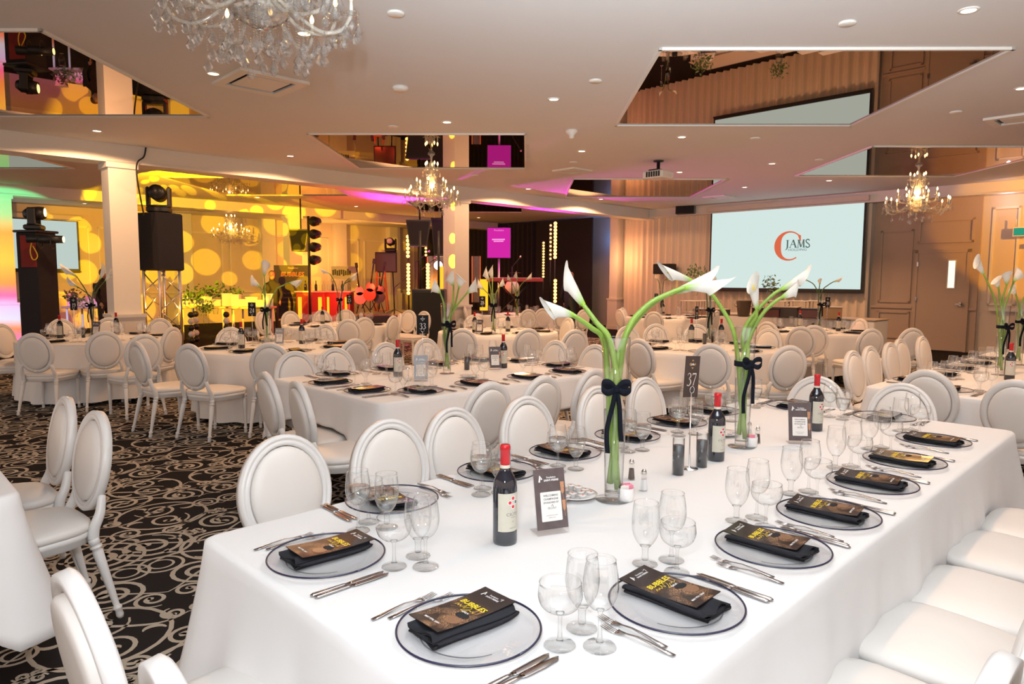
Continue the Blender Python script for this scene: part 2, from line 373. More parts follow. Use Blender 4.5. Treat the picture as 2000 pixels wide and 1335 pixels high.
lamp('white_wall_lamp', 'POINT', RP(17.6, -3.5, 3.28), 2.5, (.75, .8, 1.0), shadow_soft_size=.04)
for q in [(18, 27), (900, 14.9)]: pass
lamp('column_wash', 'SPOT', at(420, 600, 8.6), 60, (1, .58, .28), target=at(255, 500, 11.2), spot_size=math.radians(30), spot_blend=.1, shadow_soft_size=.02)
for px, py, rr in [(892, 466, .9), (893, 512, 1.1), (896, 402, .7)]:
    lamp('yellow_dot_beam', 'SPOT', at(700, 430, 14.5), 900, (1, .62, .01), target=at(px-4, py, 16.05), spot_size=math.radians(rr*6.4), spot_blend=.08, shadow_soft_size=.005)

# ------------------------------------------------------------------ floor with its scroll-patterned carpet
fl = MB(); fl.add([RP(-6, -26), RP(-6, 6), RP(20, 6), RP(20, -26)], [(0, 1, 2, 3)], False)
floor = struct('floor', fl, m_carpet)
def carpet_tile(T):
    r = random.Random(11); b = MB(); els = []
    def spiral(cx, cy, R, d, a0, turns, w, blob=True):
        n = int(16*turns)+6; pts = []; wd = []
        for i in range(n+1):
            t = i/n; rr = R*(1-.80*t**.95); a = a0+d*2*PI*turns*t
            pts.append((cx+rr*math.cos(a), cy+rr*math.sin(a))); wd.append(w*(.35+.65*min(1, 5*t+.1))*(1 if t < .8 else 1+1.2*(t-.8)/.2))
        b.ribbon(pts, wd)
        if blob: b.disc((pts[-1][0], pts[-1][1], .0), R*.17, 10)
    def ring(cx, cy, R, w, a0=0, a1=2*PI):
        n = 26; b.ribbon([(cx+R*math.cos(a0+(a1-a0)*i/n), cy+R*math.sin(a0+(a1-a0)*i/n)) for i in range(n+1)], w)
    def hook(cx, cy, R, a, d, w):
        n = 9; pts = []; wd = []
        for i in range(n+1): t = i/n; pts.append((cx+R*math.cos(a+d*t*2.6)*(1-.35*t), cy+R*math.sin(a+d*t*2.6)*(1-.35*t))); wd.append(w*math.sin(PI*min(.98, .08+t*.9))*1.5+.002)
        b.ribbon(pts, wd)
    def motif(cx, cy, R, m):
        k = int(r.random()*4); d = m
        if R > .19:
            ring(cx, cy, R, .021)
            if k % 2:
                spiral(cx, cy-R*.42, R*.5, d, .4, 1.4, .021); spiral(cx, cy+R*.42, R*.5, -d, PI, 1.4, .021)
            else:
                spiral(cx-R*.05, cy, R*.86, d, 1.2, 1.9, .027)
            for q in range(4): hook(cx+R*.72*math.cos(q*1.57+.5), cy+R*.72*math.sin(q*1.57+.5), R*.22, q*1.57, d, .018)
        elif R > .12:
            spiral(cx, cy, R, d, r.random()*6, 1.9, .025); hook(cx+R*.5, cy, R*.8, 1.0, d, .018)
        else:
            if k == 0:
                ring(cx, cy, R, .018); ring(cx, cy, R*.55, .014)
            elif k == 1:
                for q in range(4): spiral(cx+R*.5*math.cos(q*1.57+.8), cy+R*.5*math.sin(q*1.57+.8), R*.46, 1 if q % 2 else -1, q*1.57, 1.2, .017)
            else: spiral(cx, cy, R, -d, r.random()*6, 1.5, .020)
    circ = []
    for R in [.27, .24, .22, .20, .17, .16, .15, .14, .13, .12, .11, .10, .10, .09, .09, .08, .08, .07, .07, .07, .06, .06]:
        for _ in range(120):
            x = r.uniform(R*.6, T/2-R*.6); y = r.uniform(0, T)
            if all(math.hypot(x-a, min(abs(y-c), T-abs(y-c))) > (R+q)*.90 for a, c, q in circ): circ.append((x, y, R)); break
    for q_, (x, y, R) in enumerate(circ):
        o_ = len(b.v); motif(x, y, R, 1 if r.random() < .5 else -1); b.v[o_:] = [(a, c, q_*.00008+(i_ % 7)*0) for i_, (a, c, e) in enumerate(b.v[o_:])]
    for q in range(5):                       # long sweeping bands between the rounds
        y0 = q*T/5; b.ribbon([(T/2*i/16, y0+.10*math.sin(i/16*PI*2+q*1.3)) for i in range(17)], [.007+.016*math.sin(PI*i/16) for i in range(17)])
    n = len(b.v); vs = [(T-v[0], v[1], v[2]+.00004) for v in b.v]; fs = [tuple(reversed(f)) for f in b.f]
    b.add(vs, fs, False); return b
TILE = 1.5
ct = obj('carpet_scrollwork', carpet_tile(TILE), m_scroll, floor, loc=RP(-1.9, -1.0, .0015)+NN*1.5, rz=ROOM); ct['kind'] = 'stuff'
for ax, cnt in ((0, 11), (1, 11)):
    mo = ct.modifiers.new('a', 'ARRAY'); mo.count = cnt; mo.use_relative_offset = False; mo.use_constant_offset = True
    mo.constant_offset_displace = (TILE, 0, 0) if ax == 0 else (0, TILE, 0)

# ------------------------------------------------------------------ ceiling, mirrors, beams, columns, walls
rbox('ceiling', -6, 20, -26, 6, CEIL, CEIL+.15, m_ceil)
HD = 2.22
def panel(u, n, label):
    t = thing('ceiling_mirror', label, 'ceiling mirror', RP(u, n, CEIL), ROOM-PI/4)
    s = HD/math.sqrt(2)
    b = MB(); b.box((0, 0, -.004), (2*s, 2*s, .006)); obj('mirror_panel', b, m_mirror, t)
    f = MB()
    for a, c, d, e in [(0, s, 2*s+.03, .03), (0, -s, 2*s+.03, .03), (s, 0, .03, 2*s+.03), (-s, 0, .03, 2*s+.03)]: f.box((a, c, -.012), (d, e, .024))
    obj('edge_trim', f, m_white, t)
for u, n, lb in [(1.45, -3.8, 'bronze ceiling mirror panel above the large crystal chandelier'), (1.36, -9.40, 'bronze ceiling mirror panel beside the lit beam reflecting rainbow light'),
                 (7.25, -9.50, 'bronze mirror panel above the chandelier hanging near the column'), (7.70, -3.78, 'large bronze ceiling mirror reflecting the white projection screen'),
                 (13.9, -4.10, 'bronze ceiling mirror above the chandelier hanging by the door wall'), (13.35, -9.75, 'bronze ceiling mirror beyond the projector reflecting the curtain'),
                 (7.2, -15.7, 'ceiling mirror over the dance floor catching yellow light dots'), (13.3, -15.7, 'ceiling mirror over the stage beside the black drape'), (1.2, -15.7, 'ceiling mirror behind the beam above the lighting tower'), (7.2, -21.9, 'ceiling mirror beside the yellow dotted wall')]:
    panel(u, n, lb)
b = MB()
def rb(b, u0, u1, n0, n1, z0, z1):
    vs = [RP(u, n, z) for u in (u0, u1) for n in (n0, n1) for z in (z0, z1)]
    b.add(vs, [(0, 1, 3, 2), (4, 6, 7, 5), (0, 4, 5, 1), (2, 3, 7, 6), (0, 2, 6, 4), (1, 5, 7, 3)], False)
rb(b, -6, 18, -12.82, -12.40, 3.38, CEIL); rb(b, -6, 18, -12.84, -12.38, 3.36, 3.395)
struct('beam', b, m_white)
b = MB(); rb(b, -6, 18, -19.9, -19.5, 3.42, CEIL); rb(b, -6, 18, -19.92, -19.48, 3.40, 3.435); struct('beam', b, m_white)
def column(u, n, w=.40, top=3.38):
    b = MB(); h = w/2
    rb(b, u-h, u+h, n-h, n+h, 0, top); rb(b, u-h-.04, u+h+.04, n-h-.04, n+h+.04, 0, .92); rb(b, u-h-.06, u+h+.06, n-h-.06, n+h+.06, .92, .97); rb(b, u-h-.06, u+h+.06, n-h-.06, n+h+.06, 0, .12)
    rb(b, u-h-.03, u+h+.03, n-h-.03, n+h+.03, top-.10, top); struct('column', b, m_white)
column(3.35, -12.61); column(10.33, -12.61, .42)
column(2.75, -19.7, .40, 3.42); column(9.85, -19.7, .40, 3.42); column(-3.6, -12.61); column(17.8, -13.75, .30, 3.6)
rbox('wall_back', 18.0, 18.2, -13.9, 6, 0, CEIL, m_wall)
rbox('wall_stage', 18.9, 19.1, -26, -13.9, 0, CEIL, m_wall)
rbox('wall_left', -6, 18.9, -24.7, -24.5, 0, CEIL, m_wall)
rbox('wall_right', 10, 18.2, 5.0, 5.2, 0, CEIL, m_wall)
b = MB(); rb(b, 17.62, 18, -12.4, 5, 3.42, CEIL); rb(b, 17.58, 18, -12.4, 5, 3.40, 3.43); struct('trim_1', b, m_white)
# panelled door wall
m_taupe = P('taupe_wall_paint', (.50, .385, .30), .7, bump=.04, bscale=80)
def frame(b, n0, n1, z0, z1, u=17.98, w=.045, d=.03):
    for a, c, e, g in [(n0, n1, z0, z0+w), (n0, n1, z1-w, z1), (n0, n0+w, z0, z1), (n1-w, n1, z0, z1)]: rb(b, u-d, u, a, c, e, g)
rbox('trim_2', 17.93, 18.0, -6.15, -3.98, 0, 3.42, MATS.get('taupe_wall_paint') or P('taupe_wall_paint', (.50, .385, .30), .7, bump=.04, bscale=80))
b = MB()
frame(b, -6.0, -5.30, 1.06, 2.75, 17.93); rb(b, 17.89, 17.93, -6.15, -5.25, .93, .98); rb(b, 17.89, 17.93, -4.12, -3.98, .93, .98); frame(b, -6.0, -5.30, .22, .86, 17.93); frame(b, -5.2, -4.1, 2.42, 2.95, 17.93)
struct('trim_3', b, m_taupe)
b = MB(); rb(b, 17.91, 18.0, -3.75, -2.5, .93, .99)
frame(b, -3.80, -3.30, 1.05, 3.15, 18); frame(b, -3.05, -1.9, 2.45, 3.15, 18); rb(b, 17.90, 18, -3.2, -1.8, 2.28, 2.36); frame(b, -1.0, 2, 1.05, 3.15, 18); struct('trim_4', b, m_white)
def door(u, n0, n1, name, wn0, wn1, mat):
    b = MB(); rb(b, u-.035, u-.005, n0, n1, .01, 2.20); d = struct(name, b, mat)
    f = MB()
    for a, c, e, g in [(n0-.07, n0, 0, 2.27), (n1, n1+.07, 0, 2.27), (n0-.07, n1+.07, 2.20, 2.27)]: rb(f, u-.05, u, a, c, e, g)
    obj('door_frame', f, mat, d)
    q = MB(); rb(q, u-.045, u-.034, wn0, wn1, 1.42, 2.02); obj('window_pane', q, m_lite, d)
    q = MB(); rb(q, u-.05, u-.034, wn0-.02, wn0, 1.40, 2.04); rb(q, u-.05, u-.034, wn1, wn1+.02, 1.40, 2.04); rb(q, u-.05, u-.034, wn0, wn1, 1.40, 1.42); rb(q, u-.05, u-.034, wn0, wn1, 2.02, 2.04); obj('pane_frame', q, m_white, d)
    for z in (.25, 1.15, 1.95):
        q = MB(); rb(q, u-.06, u-.03, n0-.02, n0+.015, z-.05, z+.05); obj('hinge', q, m_steel, d)
    q = MB(); rb(q, u-.11, u-.03, n1-.09, n1-.05, 1.02, 1.10); rb(q, u-.11, u-.08, n1-.17, n1-.05, 1.045, 1.075); obj('door_handle', q, m_steel, d)
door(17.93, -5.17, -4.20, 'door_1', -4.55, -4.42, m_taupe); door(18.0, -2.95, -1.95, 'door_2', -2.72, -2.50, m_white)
b = MB(); rb(b, 17.90, 17.98, -6.15, -5.25, 0, .12); rb(b, 17.96, 18, -3.9, 5, 0, .12); struct('baseboard_back', b, m_white)
b = MB(); rb(b, 0, 18.9, -24.5, -24.47, .92, .97)
for u in [4.5+1.35*i for i in range(11)]:
    vs = 0
    for a, c, e, g in [(u, u+1.1, 1.05, 1.09), (u, u+1.1, 3.05, 3.09), (u, u+.04, 1.05, 3.09), (u+1.06, u+1.1, 1.05, 3.09)]: rb(b, a, c, -24.5, -24.46, e, g)
struct('trim_5', b, m_white)
for u in (8.3, 11.2, 14.1, 16.6):
    b = MB(); rb(b, u-.25, u+.25, -24.5, -24.2, 0, CEIL); rb(b, u-.29, u+.29, -24.5, -24.16, 0, .97); struct('column', b, m_white)

# ------------------------------------------------------------------ ceiling fittings
for k, (a, b_) in enumerate(DOWN+DOWN2):
    row = 'along the lit beam' if -12.4 < b_ < -11 else 'in the row beyond the middle line' if -8 < b_ < -7 else 'in the row before the middle line' if -7 < b_ < -5 else 'in the row by the door wall side' if b_ > -2 else 'over the stage hall'
    t = thing('downlight', 'glowing recessed ceiling downlight %s, %s one' % (row, (ORD+['ninth', 'tenth'])[k % 5 if k < 20 else k-20]), 'ceiling light', RP(a, b_, CEIL), 0, 'recessed downlights')
    if k == 0:
        q = MB(); q.lathe([(.075, -.001), (.075, -.008), (.055, -.010), (.052, -.002)], 20, cap=False); dl_a = q.mesh('trim_ring'); dl_a.materials.append(m_white)
        q = MB(); q.lathe([(.054, -.006), (.0, -.007)], 20, cap=False); dl_b = q.mesh('glowing_lens'); dl_b.materials.append(m_dlight)
    obj('trim_ring', dl_a, None, t); obj('glowing_lens', dl_b, None, t)
disc = MB(); disc.lathe([(.07, 0), (.07, -.012), (.06, -.018), (0, -.018)], 18); disc = disc.mesh('sprinkler_cover'); disc.materials.append(m_white)
for k, (px, py) in enumerate([(773, 25), (1163, 157), (1655, 44), (768, 246), (1475, 269), (1600, 311), (1120, 316), (927, 341), (1867, 218)]):
    p = gp(px, py, CEIL); o = obj('sprinkler_cover', disc, None, loc=p); tag(o, 'white round flush cover on the ceiling, %s one out from the large chandelier' % (ORD+['ninth'])[k], 'sprinkler cover', 'flush covers on the ceiling')
q = MB(); q.lathe([(.085, 0), (.09, -.02), (.07, -.045), (.0, -.05)], 20); tag(obj('smoke_detector', q, m_white, loc=gp(782, 169, CEIL)), 'white domed smoke detector under the chandelier side of the ceiling', 'smoke detector')
q = MB(); q.lathe([(.09, 0), (.085, -.03), (.04, -.07), (.035, -.11), (0, -.12)], 20); tag(obj('ceiling_sensor', q, m_white, loc=gp(1117, 254, CEIL)), 'white cone-shaped ceiling sensor near the big mirror', 'sensor')
def vent(px, py, s, label):
    t = thing('ceiling_vent', label, 'air vent', gp(px, py, CEIL), ROOM)
    f = MB(); h = s/2
    for a, c, d, e in [(0, h-.05, s, .10), (0, -h+.05, s, .10), (h-.05, 0, .10, s-.2), (-h+.05, 0, .10, s-.2)]: f.box((a, c, -.015), (d, e, .03))
    obj('vent_frame', f, m_white, t); p = MB(); p.bbox((0, 0, -.018), (s-.30, s-.30, .012)); obj('vent_panel', p, m_white, t)
    p = MB(); p.box((0, 0, -.002), (s-.18, s-.18, .003)); obj('dark_gap', p, m_black, t)
vent(509, 160, .75, 'square air vent with a dark gap under the large chandelier'); vent(1118, 332, .55, 'small square ceiling vent near the middle of the room')
vent(1405, 384, .6, 'square ceiling vent in front of the projection screen'); vent(1985, 231, .6, 'square ceiling vent at the edge above the door wall')
# projector
t = thing('projector', 'white projector hanging from the ceiling facing the screen', 'projector', RP(10.53, -7.25, CEIL), ROOM)
q = MB(); q.lathe([(.09, 0), (.09, -.02), (.03, -.03), (.03, -.16)], 14); q.box((0, 0, -.17), (.3, .2, .02)); obj('mount', q, m_black, t)
q = MB(); q.bbox((0, 0, -.25), (.36, .42, .13), .02); obj('body', q, m_white, t); q = MB(); q.tube([(.17, .08, -.25), (.24, .08, -.25)], .05, 14); obj('lens', q, m_black, t)
q = MB()
for i in range(6): q.box((-.186, -.14+i*.05, -.25), (.01, .03, .09))
obj('vent_slots', q, m_black, t)
# wall speaker left of the screen
def spk(name, label, p, rz, d, pitch=0, mat=None):
    t = thing(name, label, 'speaker', p, rz); q = MB(); q.bbox((0, 0, 0), d, .02); obj('cabinet', q, mat or m_black, t)
    q = MB(); q.bbox((0, -d[1]/2-.006, 0), (d[0]*.92, .014, d[2]*.9), .004); obj('grille', q, P('grille_cloth', (.02, .02, .021), .9, bump=.6, bscale=400), t)
    q = MB(); q.box((0, d[1]/2+.03, 0), (.08, .06, .12)); obj('bracket', q, m_black, t); return t
p0 = wallp(1340, 409, 17.55); spk('wall_speaker', 'grey loudspeaker mounted high between the curtain and screen', p0, ROOM-PI/2+.35, (.55, .30, .28), mat=P('grey_speaker', (.20, .18, .17), .5))
p0 = wallp(1298, 525, 17.5); spk('floor_speaker', 'black speaker on a stand before the pleated curtain', p0, ROOM-PI/2, (.62, .30, .30))
# screens
def pscreen(u, n0, n1, z0, z1, label, mat, logo, sgn=1, plane='u'):
    def W(a, z, o): return RP(u-o, a, z) if plane == 'u' else RP(a, u+o, z)
    t = thing('projection_screen', label, 'projection screen', (0, 0, 0))
    def bx(nm, a0, a1, c0, c1, o0, o1, m):
        b = MB(); vs = [W(a, z, o) for a in (a0, a1) for o in (o0, o1) for z in (c0, c1)]
        b.add(vs, [(0, 1, 3, 2), (4, 6, 7, 5), (0, 4, 5, 1), (2, 3, 7, 6), (0, 2, 6, 4), (1, 5, 7, 3)], False); return obj(nm, b, m, t)
    bx('border', n0-.05, n1+.05, z0-.06, z1+.02, 0, .012, m_black); bx('picture_surface', n0, n1, z0, z1, .012, .018, mat)
    bx('casing', n0-.15, n1+.12, z1+.05, z1+.17, -.06, .10, m_wall); bx('bottom_bar', n0-.07, n1+.07, z0-.10, z0-.06, -.01, .02, m_black)
    return t, W
t, W = pscreen(17.62, -10.30, -6.30, 1.36, 3.40, 'large white projection screen with orange C logo before the curtain', m_screen, True)
def wallprint(nm, b, mat, parent, cn, cz, u):      # local x -> n, local y -> z
    me = b.mesh(nm); me.materials.append(mat); o = link(bpy.data.objects.new(nm, me)); o.parent = parent
    X = NN; Y = Vector((0, 0, 1)); Z = X.cross(Y); m = Matrix.Identity(4)
    for i in range(3): m[i][0] = X[i]; m[i][1] = Y[i]; m[i][2] = Z[i]; m[i][3] = RP(u, cn, cz)[i]
    o.matrix_world = m; return o
def wz(x, y, u): p = wallp(x, y, u); return p.dot(NN), p.z
ln, lz = wz(1541, 480, 17.6)
b = MB(); K = 40; pts = []; wd = []
for i in range(K+1):
    a = math.radians(48+(304-48)*i/K); c = i/K; pts.append((.345*math.cos(a), .355*math.sin(a)))
    wd.append(.030+.150*math.exp(-((c-.52)/.21)**2))
pts = [(x+w_*.25*1, y) for (x, y), w_ in zip(pts, wd)]
b.ribbon(pts, wd); b.add([(.205, .30, 0), (.30, .255, 0), (.305, .10, 0), (.27, .13, 0)], [(0, 3, 2, 1)], False)
wallprint('logo_letter', b, E('logo_orange', (.75, .15, .07), .9), t, ln, lz, 17.598)
b = MB()
def serif(b, x, y, w_=.05, h=.010): b.ribbon([(x-w_/2, y), (x+w_/2, y)], h)
b.ribbon([(.0, .10), (.0, -.06), (-.02, -.10), (-.05, -.115)], [.034, .034, .02, .01]); serif(b, 0, .10, .07)
b.ribbon([(.06, -.065), (.13, .10)], .014); b.ribbon([(.13, .105), (.195, -.065)], .034); b.ribbon([(.09, .0), (.165, .0)], .012); serif(b, .06, -.065); serif(b, .195, -.065, .06)
b.ribbon([(.245, -.065), (.255, .10)], .014); b.ribbon([(.255, .10), (.315, -.06)], .034); b.ribbon([(.315, -.06), (.365, .10)], .014); b.ribbon([(.368, .10), (.378, -.065)], .034); serif(b, .245, -.065); serif(b, .378, -.065, .06); serif(b, .25, .10, .04); serif(b, .372, .10, .05)
S = [(.50, .075), (.485, .098), (.45, .102), (.425, .08), (.43, .05), (.465, .02), (.50, -.01), (.505, -.045), (.475, -.068), (.44, -.062), (.42, -.035)]
sp = smooth_path([(x, y, 0) for x, y in S], 3); b.ribbon([(v.x, v.y) for v in sp], .024)
b.v = [(v[0]*1.12, v[1]*1.15, 0) for v in b.v]
addtxt(b, 'HOLDING', .085, .26, -.135, sx=1.25, bold=.0)
wallprint('logo_lettering', b, E('logo_dark', (.10, .15, .14), .9), t, ln-.04, lz+.03, 17.597)
# far screen in the stage hall
pscreen(-24.3, 1.75, 5.25, 1.80, 3.20, 'distant white projection screen behind the lighting tower', m_screen2, False, plane='n')

# curtains
def curtain(name, label, n0, n1, u, z0, z1, mat, amp, per, group=None, plane='u'):
    K = int(abs(n1-n0)/per*8); b = MB(); vs = []; fs = []; r = random.Random(int(abs(n0)*10))
    ph = [0]; 
    for i in range(K): ph.append(ph[-1]+2*PI/8*r.uniform(.75, 1.3))
    R_ = 5
    for j in range(R_):
        z = z0+(z1-z0)*j/(R_-1)
        for i in range(K+1):
            n = n0+(n1-n0)*i/K; o = amp*math.sin(ph[i])*(1.15-.3*j/(R_-1))+.3*amp*math.sin(ph[i]*.37+1)
            vs.append(RP(u-o, n, z) if plane == 'u' else RP(n, u+o, z))
    for j in range(R_-1):
        for i in range(K): fs.append((j*(K+1)+i, j*(K+1)+i+1, (j+1)*(K+1)+i+1, (j+1)*(K+1)+i))
    b.add(vs, fs, True)
    return tag(obj(name, b, mat), label, 'curtain', group)
m_sheer = P('ivory_curtain', (.84, .72, .58), .8, bump=.1, bscale=50, sheen=.2)
curtain('wall_curtain', 'tall pleated ivory curtain covering the wall behind the screen', -13.45, -6.2, 17.84, .02, 3.42, m_sheer, .05, .22)
curtain('stage_drape', 'black pleated drape hanging across the back of the stage', -27, -17.5, 18.0, .02, 3.58, m_drape, .05, .25)
q = MB(); rb(q, 17.9, 17.96, -17.4, -14.85, .03, 3.58); o = tag(obj('side_drape', q, m_drape), 'flat black masking drape at the stage edge beside the curtained wall', 'curtain')

# ------------------------------------------------------------------ chairs
def sup(cx, hx, hy, k, n=28, taper=.11, e=.56):
    o = []
    for i in range(n):
        t = 2*PI*i/n; c, s_ = math.cos(t), math.sin(t)
        x = hx*math.copysign(abs(c)**e, c)*k; y = hy*math.copysign(abs(s_)**e, s_)*k
        o.append((x*(1+taper*y/hy), y+cx))
    return o
def build_chair(label, loc, rz, group=None):
    t = thing('banquet_chair', label, 'chair', loc, rz, group)
    b = MB(); prof = [(.96, .424), (1.0, .432), (1.012, .444), (1.0, .458), (.95, .468), (.82, .476), (.55, .482), (.25, .484)]
    n = 28; vs = []; fs = []
    for k, z in prof: vs += [(x, y, z) for x, y in sup(0, .238, .232, k)]
    for j in range(len(prof)-1):
        for i in range(n): fs.append((j*n+i, j*n+(i+1) % n, (j+1)*n+(i+1) % n, (j+1)*n+i))
    fs.append(tuple((len(prof)-1)*n+i for i in range(n))); fs.append(tuple(range(n-1, -1, -1)))
    b.add(vs, fs, True); obj('seat_cushion', b, m_vinyl, t)
    b = MB(); vs = []; fs = []; pr = [(.93, .372), (.965, .376), (.965, .40), (.99, .405), (.99, .428), (.93, .430)]
    for k, z in pr: vs += [(x, y, z-(.012*max(0, y)/.235*(1 if z < .40 else 0))) for x, y in sup(0, .238, .232, k)]
    for j in range(len(pr)-1):
        for i in range(n): fs.append((j*n+i, j*n+(i+1) % n, (j+1)*n+(i+1) % n, (j+1)*n+i))
    fs.append(tuple(range(n-1, -1, -1))); fs.append(tuple((len(pr)-1)*n+i for i in range(n)))
    b.add(vs, fs, True); obj('seat_frame', b, m_lacq, t)
    V = Vector((0, -.075, .44)).normalized(); X = Vector((1, 0, 0)); W = -X.cross(V); C0 = Vector((0, -.272, .708))
    if W.y < 0: W = -W
    prof = [(0, -.020), (.002, .010), (-.008, .019), (-.015, .019), (-.019, .013), (-.023, .013), (-.027, .017), (-.036, .017), (-.042, .008), (-.046, -.012), (-.030, -.020)]
    K = 44; vs = []; fs = []; P_ = len(prof)
    for i in range(K):
        a = 2*PI*i/K
        for r, d in prof: vs.append(C0+X*((.198+r)*math.cos(a))+V*((.232+r)*math.sin(a))+W*d)
    for i in range(K):
        for j in range(P_): fs.append((i*P_+j, ((i+1) % K)*P_+j, ((i+1) % K)*P_+(j+1) % P_, i*P_+(j+1) % P_))
    b = MB(); b.add(vs, fs, True); obj('back_frame', b, m_lacq, t)
    for nm, sgn, prof in (('back_pad', 1, [(.996, .004), (.985, .018), (.93, .028), (.75, .036), (.4, .041), (.001, .042)]), ('rear_pad', -1, [(.996, .010), (.985, .026), (.94, .033), (.7, .037), (.001, .039)])):
        b = MB(); vs = []; fs = []; K = 32
        for k, d in prof:
            for i in range(K): a = 2*PI*i/K; vs.append(C0+X*(.154*k*math.cos(a))+V*(.188*k*math.sin(a))+W*(sgn*d-.004))
        for j in range(len(prof)-1):
            for i in range(K): q = (j*K+i, j*K+(i+1) % K, (j+1)*K+(i+1) % K, (j+1)*K+i); fs.append(q if sgn > 0 else q[::-1])
        b.add(vs, fs, True); obj(nm, b, m_vinyl, t)
    for s_ in (-1, 1):
        b = MB(); pts = smooth_path([(s_*.155, -.262, .575), (s_*.172, -.246, .50), (s_*.176, -.220, .44), (s_*.175, -.212, .385)], 4)
        b.tube(pts, [.017, .019, .020, .021, .022, .023, .024, .024, .024, .024, .024, .024, .024][:len(pts)], 8, flat=.8)
        q0 = Vector((s_*.175, -.212, .39)); q1 = Vector((s_*.210, -.300, .0))
        pr = [(0, .022), (.02, .024), (.06, .024), (.075, .016), (.09, .026), (.11, .026), (.125, .018), (.15, .023), (.40, .020), (.80, .014), (.84, .013), (.855, .020), (.88, .020), (.895, .014), (.96, .017), (1, .012)]
        b.tube([q0.lerp(q1, k) for k, _ in pr], [r for _, r in pr], 10); obj('leg', b, m_lacq, t)
        b = MB(); q0 = Vector((s_*.205, .178, .40)); q1 = Vector((s_*.205, .182, 0))
        b.tube([q0.lerp(q1, k) for k, _ in pr], [r for _, r in pr], 10); obj('leg', b, m_lacq, t)
    b = MB(); b.lathe([(0, .0), (.012, .004), (.014, .012), (.009, .02), (0, .022)], 10, c=(0, -.285, .490)); obj('finial', b, m_lacq, t)
    return t
chair0 = None; CH = .937; REAR = .309; SEATS = []
def chair_at(top, rz, label, group=None):      # top = world point under the top of its back
    global chair0
    if any((Vector((top[0], top[1]))-q).length < .36 for q in SEATS): return None
    SEATS.append(Vector((top[0], top[1])))
    f = Vector((-math.sin(rz), math.cos(rz), 0)); loc = Vector((top[0], top[1], 0))+f*REAR
    if chair0 is None: chair0 = build_chair(label, loc, rz, group); return chair0
    return dup(chair0, loc, rz, label, group)
def chair_px(px, py, rz, label, group=None): return chair_at(gp(px, py, CH), rz, label, group)

# ------------------------------------------------------------------ tables and cloths
TZ = .757
def sn(x, s=0): return math.sin(x*1.7+s)*.5+math.sin(x*3.1+s*2.3)*.3+math.sin(x*7.3+s*1.1)*.2
def rect_table(u0, u1, n0, n1, hem, label, clabel, seed=0, fold=.018, group=None, turn=0.):
    cx, cn = (u0+u1)/2, (n0+n1)/2; L_, W_ = u1-u0, n1-n0
    t = thing('banquet_table', label, 'table', RP(cx, cn), ROOM+turn)
    b = MB(); b.bbox((0, 0, .735), (L_-.03, W_-.03, .03)); obj('tabletop', b, P('table_wood', (.30, .20, .12), .5, noise=.2), t)
    for sx in (-1, 1):
        for sy in (-1, 1):
            b = MB(); b.tube([(sx*(L_/2-.25), sy*(W_/2-.2), 0), (sx*(L_/2-.25), sy*(W_/2-.2), .72)], .018, 8); obj('leg', b, m_steel, t)
    # cloth
    pts = []                                        # (x, y, outward, distance to nearest corner, s)
    r = .045; hx, hy = L_/2+.004, W_/2+.004; s = 0
    def side(x0, y0, x1, y1, nx, ny):
        nonlocal s
        l = math.hypot(x1-x0, y1-y0); k = int(l/.05)
        for i in range(k+1):
            q = i/k; d = min(q, 1-q)*l; pts.append((x0+(x1-x0)*q, y0+(y1-y0)*q, nx, ny, d, s+q*l))
        s += l
    side(-hx+r, -hy, hx-r, -hy, 0, -1); pts.append((hx-.3*r, -hy+.3*r, .707, -.707, 0, s)); side(hx, -hy+r, hx, hy-r, 1, 0); pts.append((hx-.3*r, hy-.3*r, .707, .707, 0, s))
    side(hx-r, hy, -hx+r, hy, 0, 1); pts.append((-hx+.3*r, hy-.3*r, -.707, .707, 0, s)); side(-hx, hy-r, -hx, -hy+r, -1, 0); pts.append((-hx+.3*r, -hy+.3*r, -.707, -.707, 0, s))
    K = len(pts); rows = [(-.006, 1.0), (.004, .997)]+[(0, 0)]*12; vs = []; fs = []; b = MB(); NR = 14
    for j in range(NR):
        for (x, y, nx, ny, d, q) in pts:
            c = math.exp(-(d/.17)**1.5)
            if j == 0: vs.append((x-nx*.02, y-ny*.02, TZ)); continue
            if j == 1: vs.append((x-nx*.004, y-ny*.004, TZ-.0025)); continue
            tt = (j-2)/(NR-3); drop = (TZ-hem)+.21*c
            o = .006+.025*tt+.11*c*tt**1.2+fold*sn(q*4.2, seed)*tt*1.6+.006*sn(q*9+2*tt, seed+3)*tt
            vs.append((x+nx*o, y+ny*o, TZ-.012-(drop-.012)*tt))
    for j in range(NR-1):
        for i in range(K): fs.append((j*K+i, j*K+(i+1) % K, (j+1)*K+(i+1) % K, (j+1)*K+i))
    fs.append(tuple(range(K-1, -1, -1)))
    b.add(vs, fs, True); b.sm[-1] = False
    o = obj('tablecloth', b, m_cloth, loc=RP(cx, cn), rz=ROOM+turn); tag(o, clabel, 'tablecloth', group)
    sd = o.modifiers.new('thick', 'SOLIDIFY'); sd.thickness = .0015; sd.offset = 1
    return t
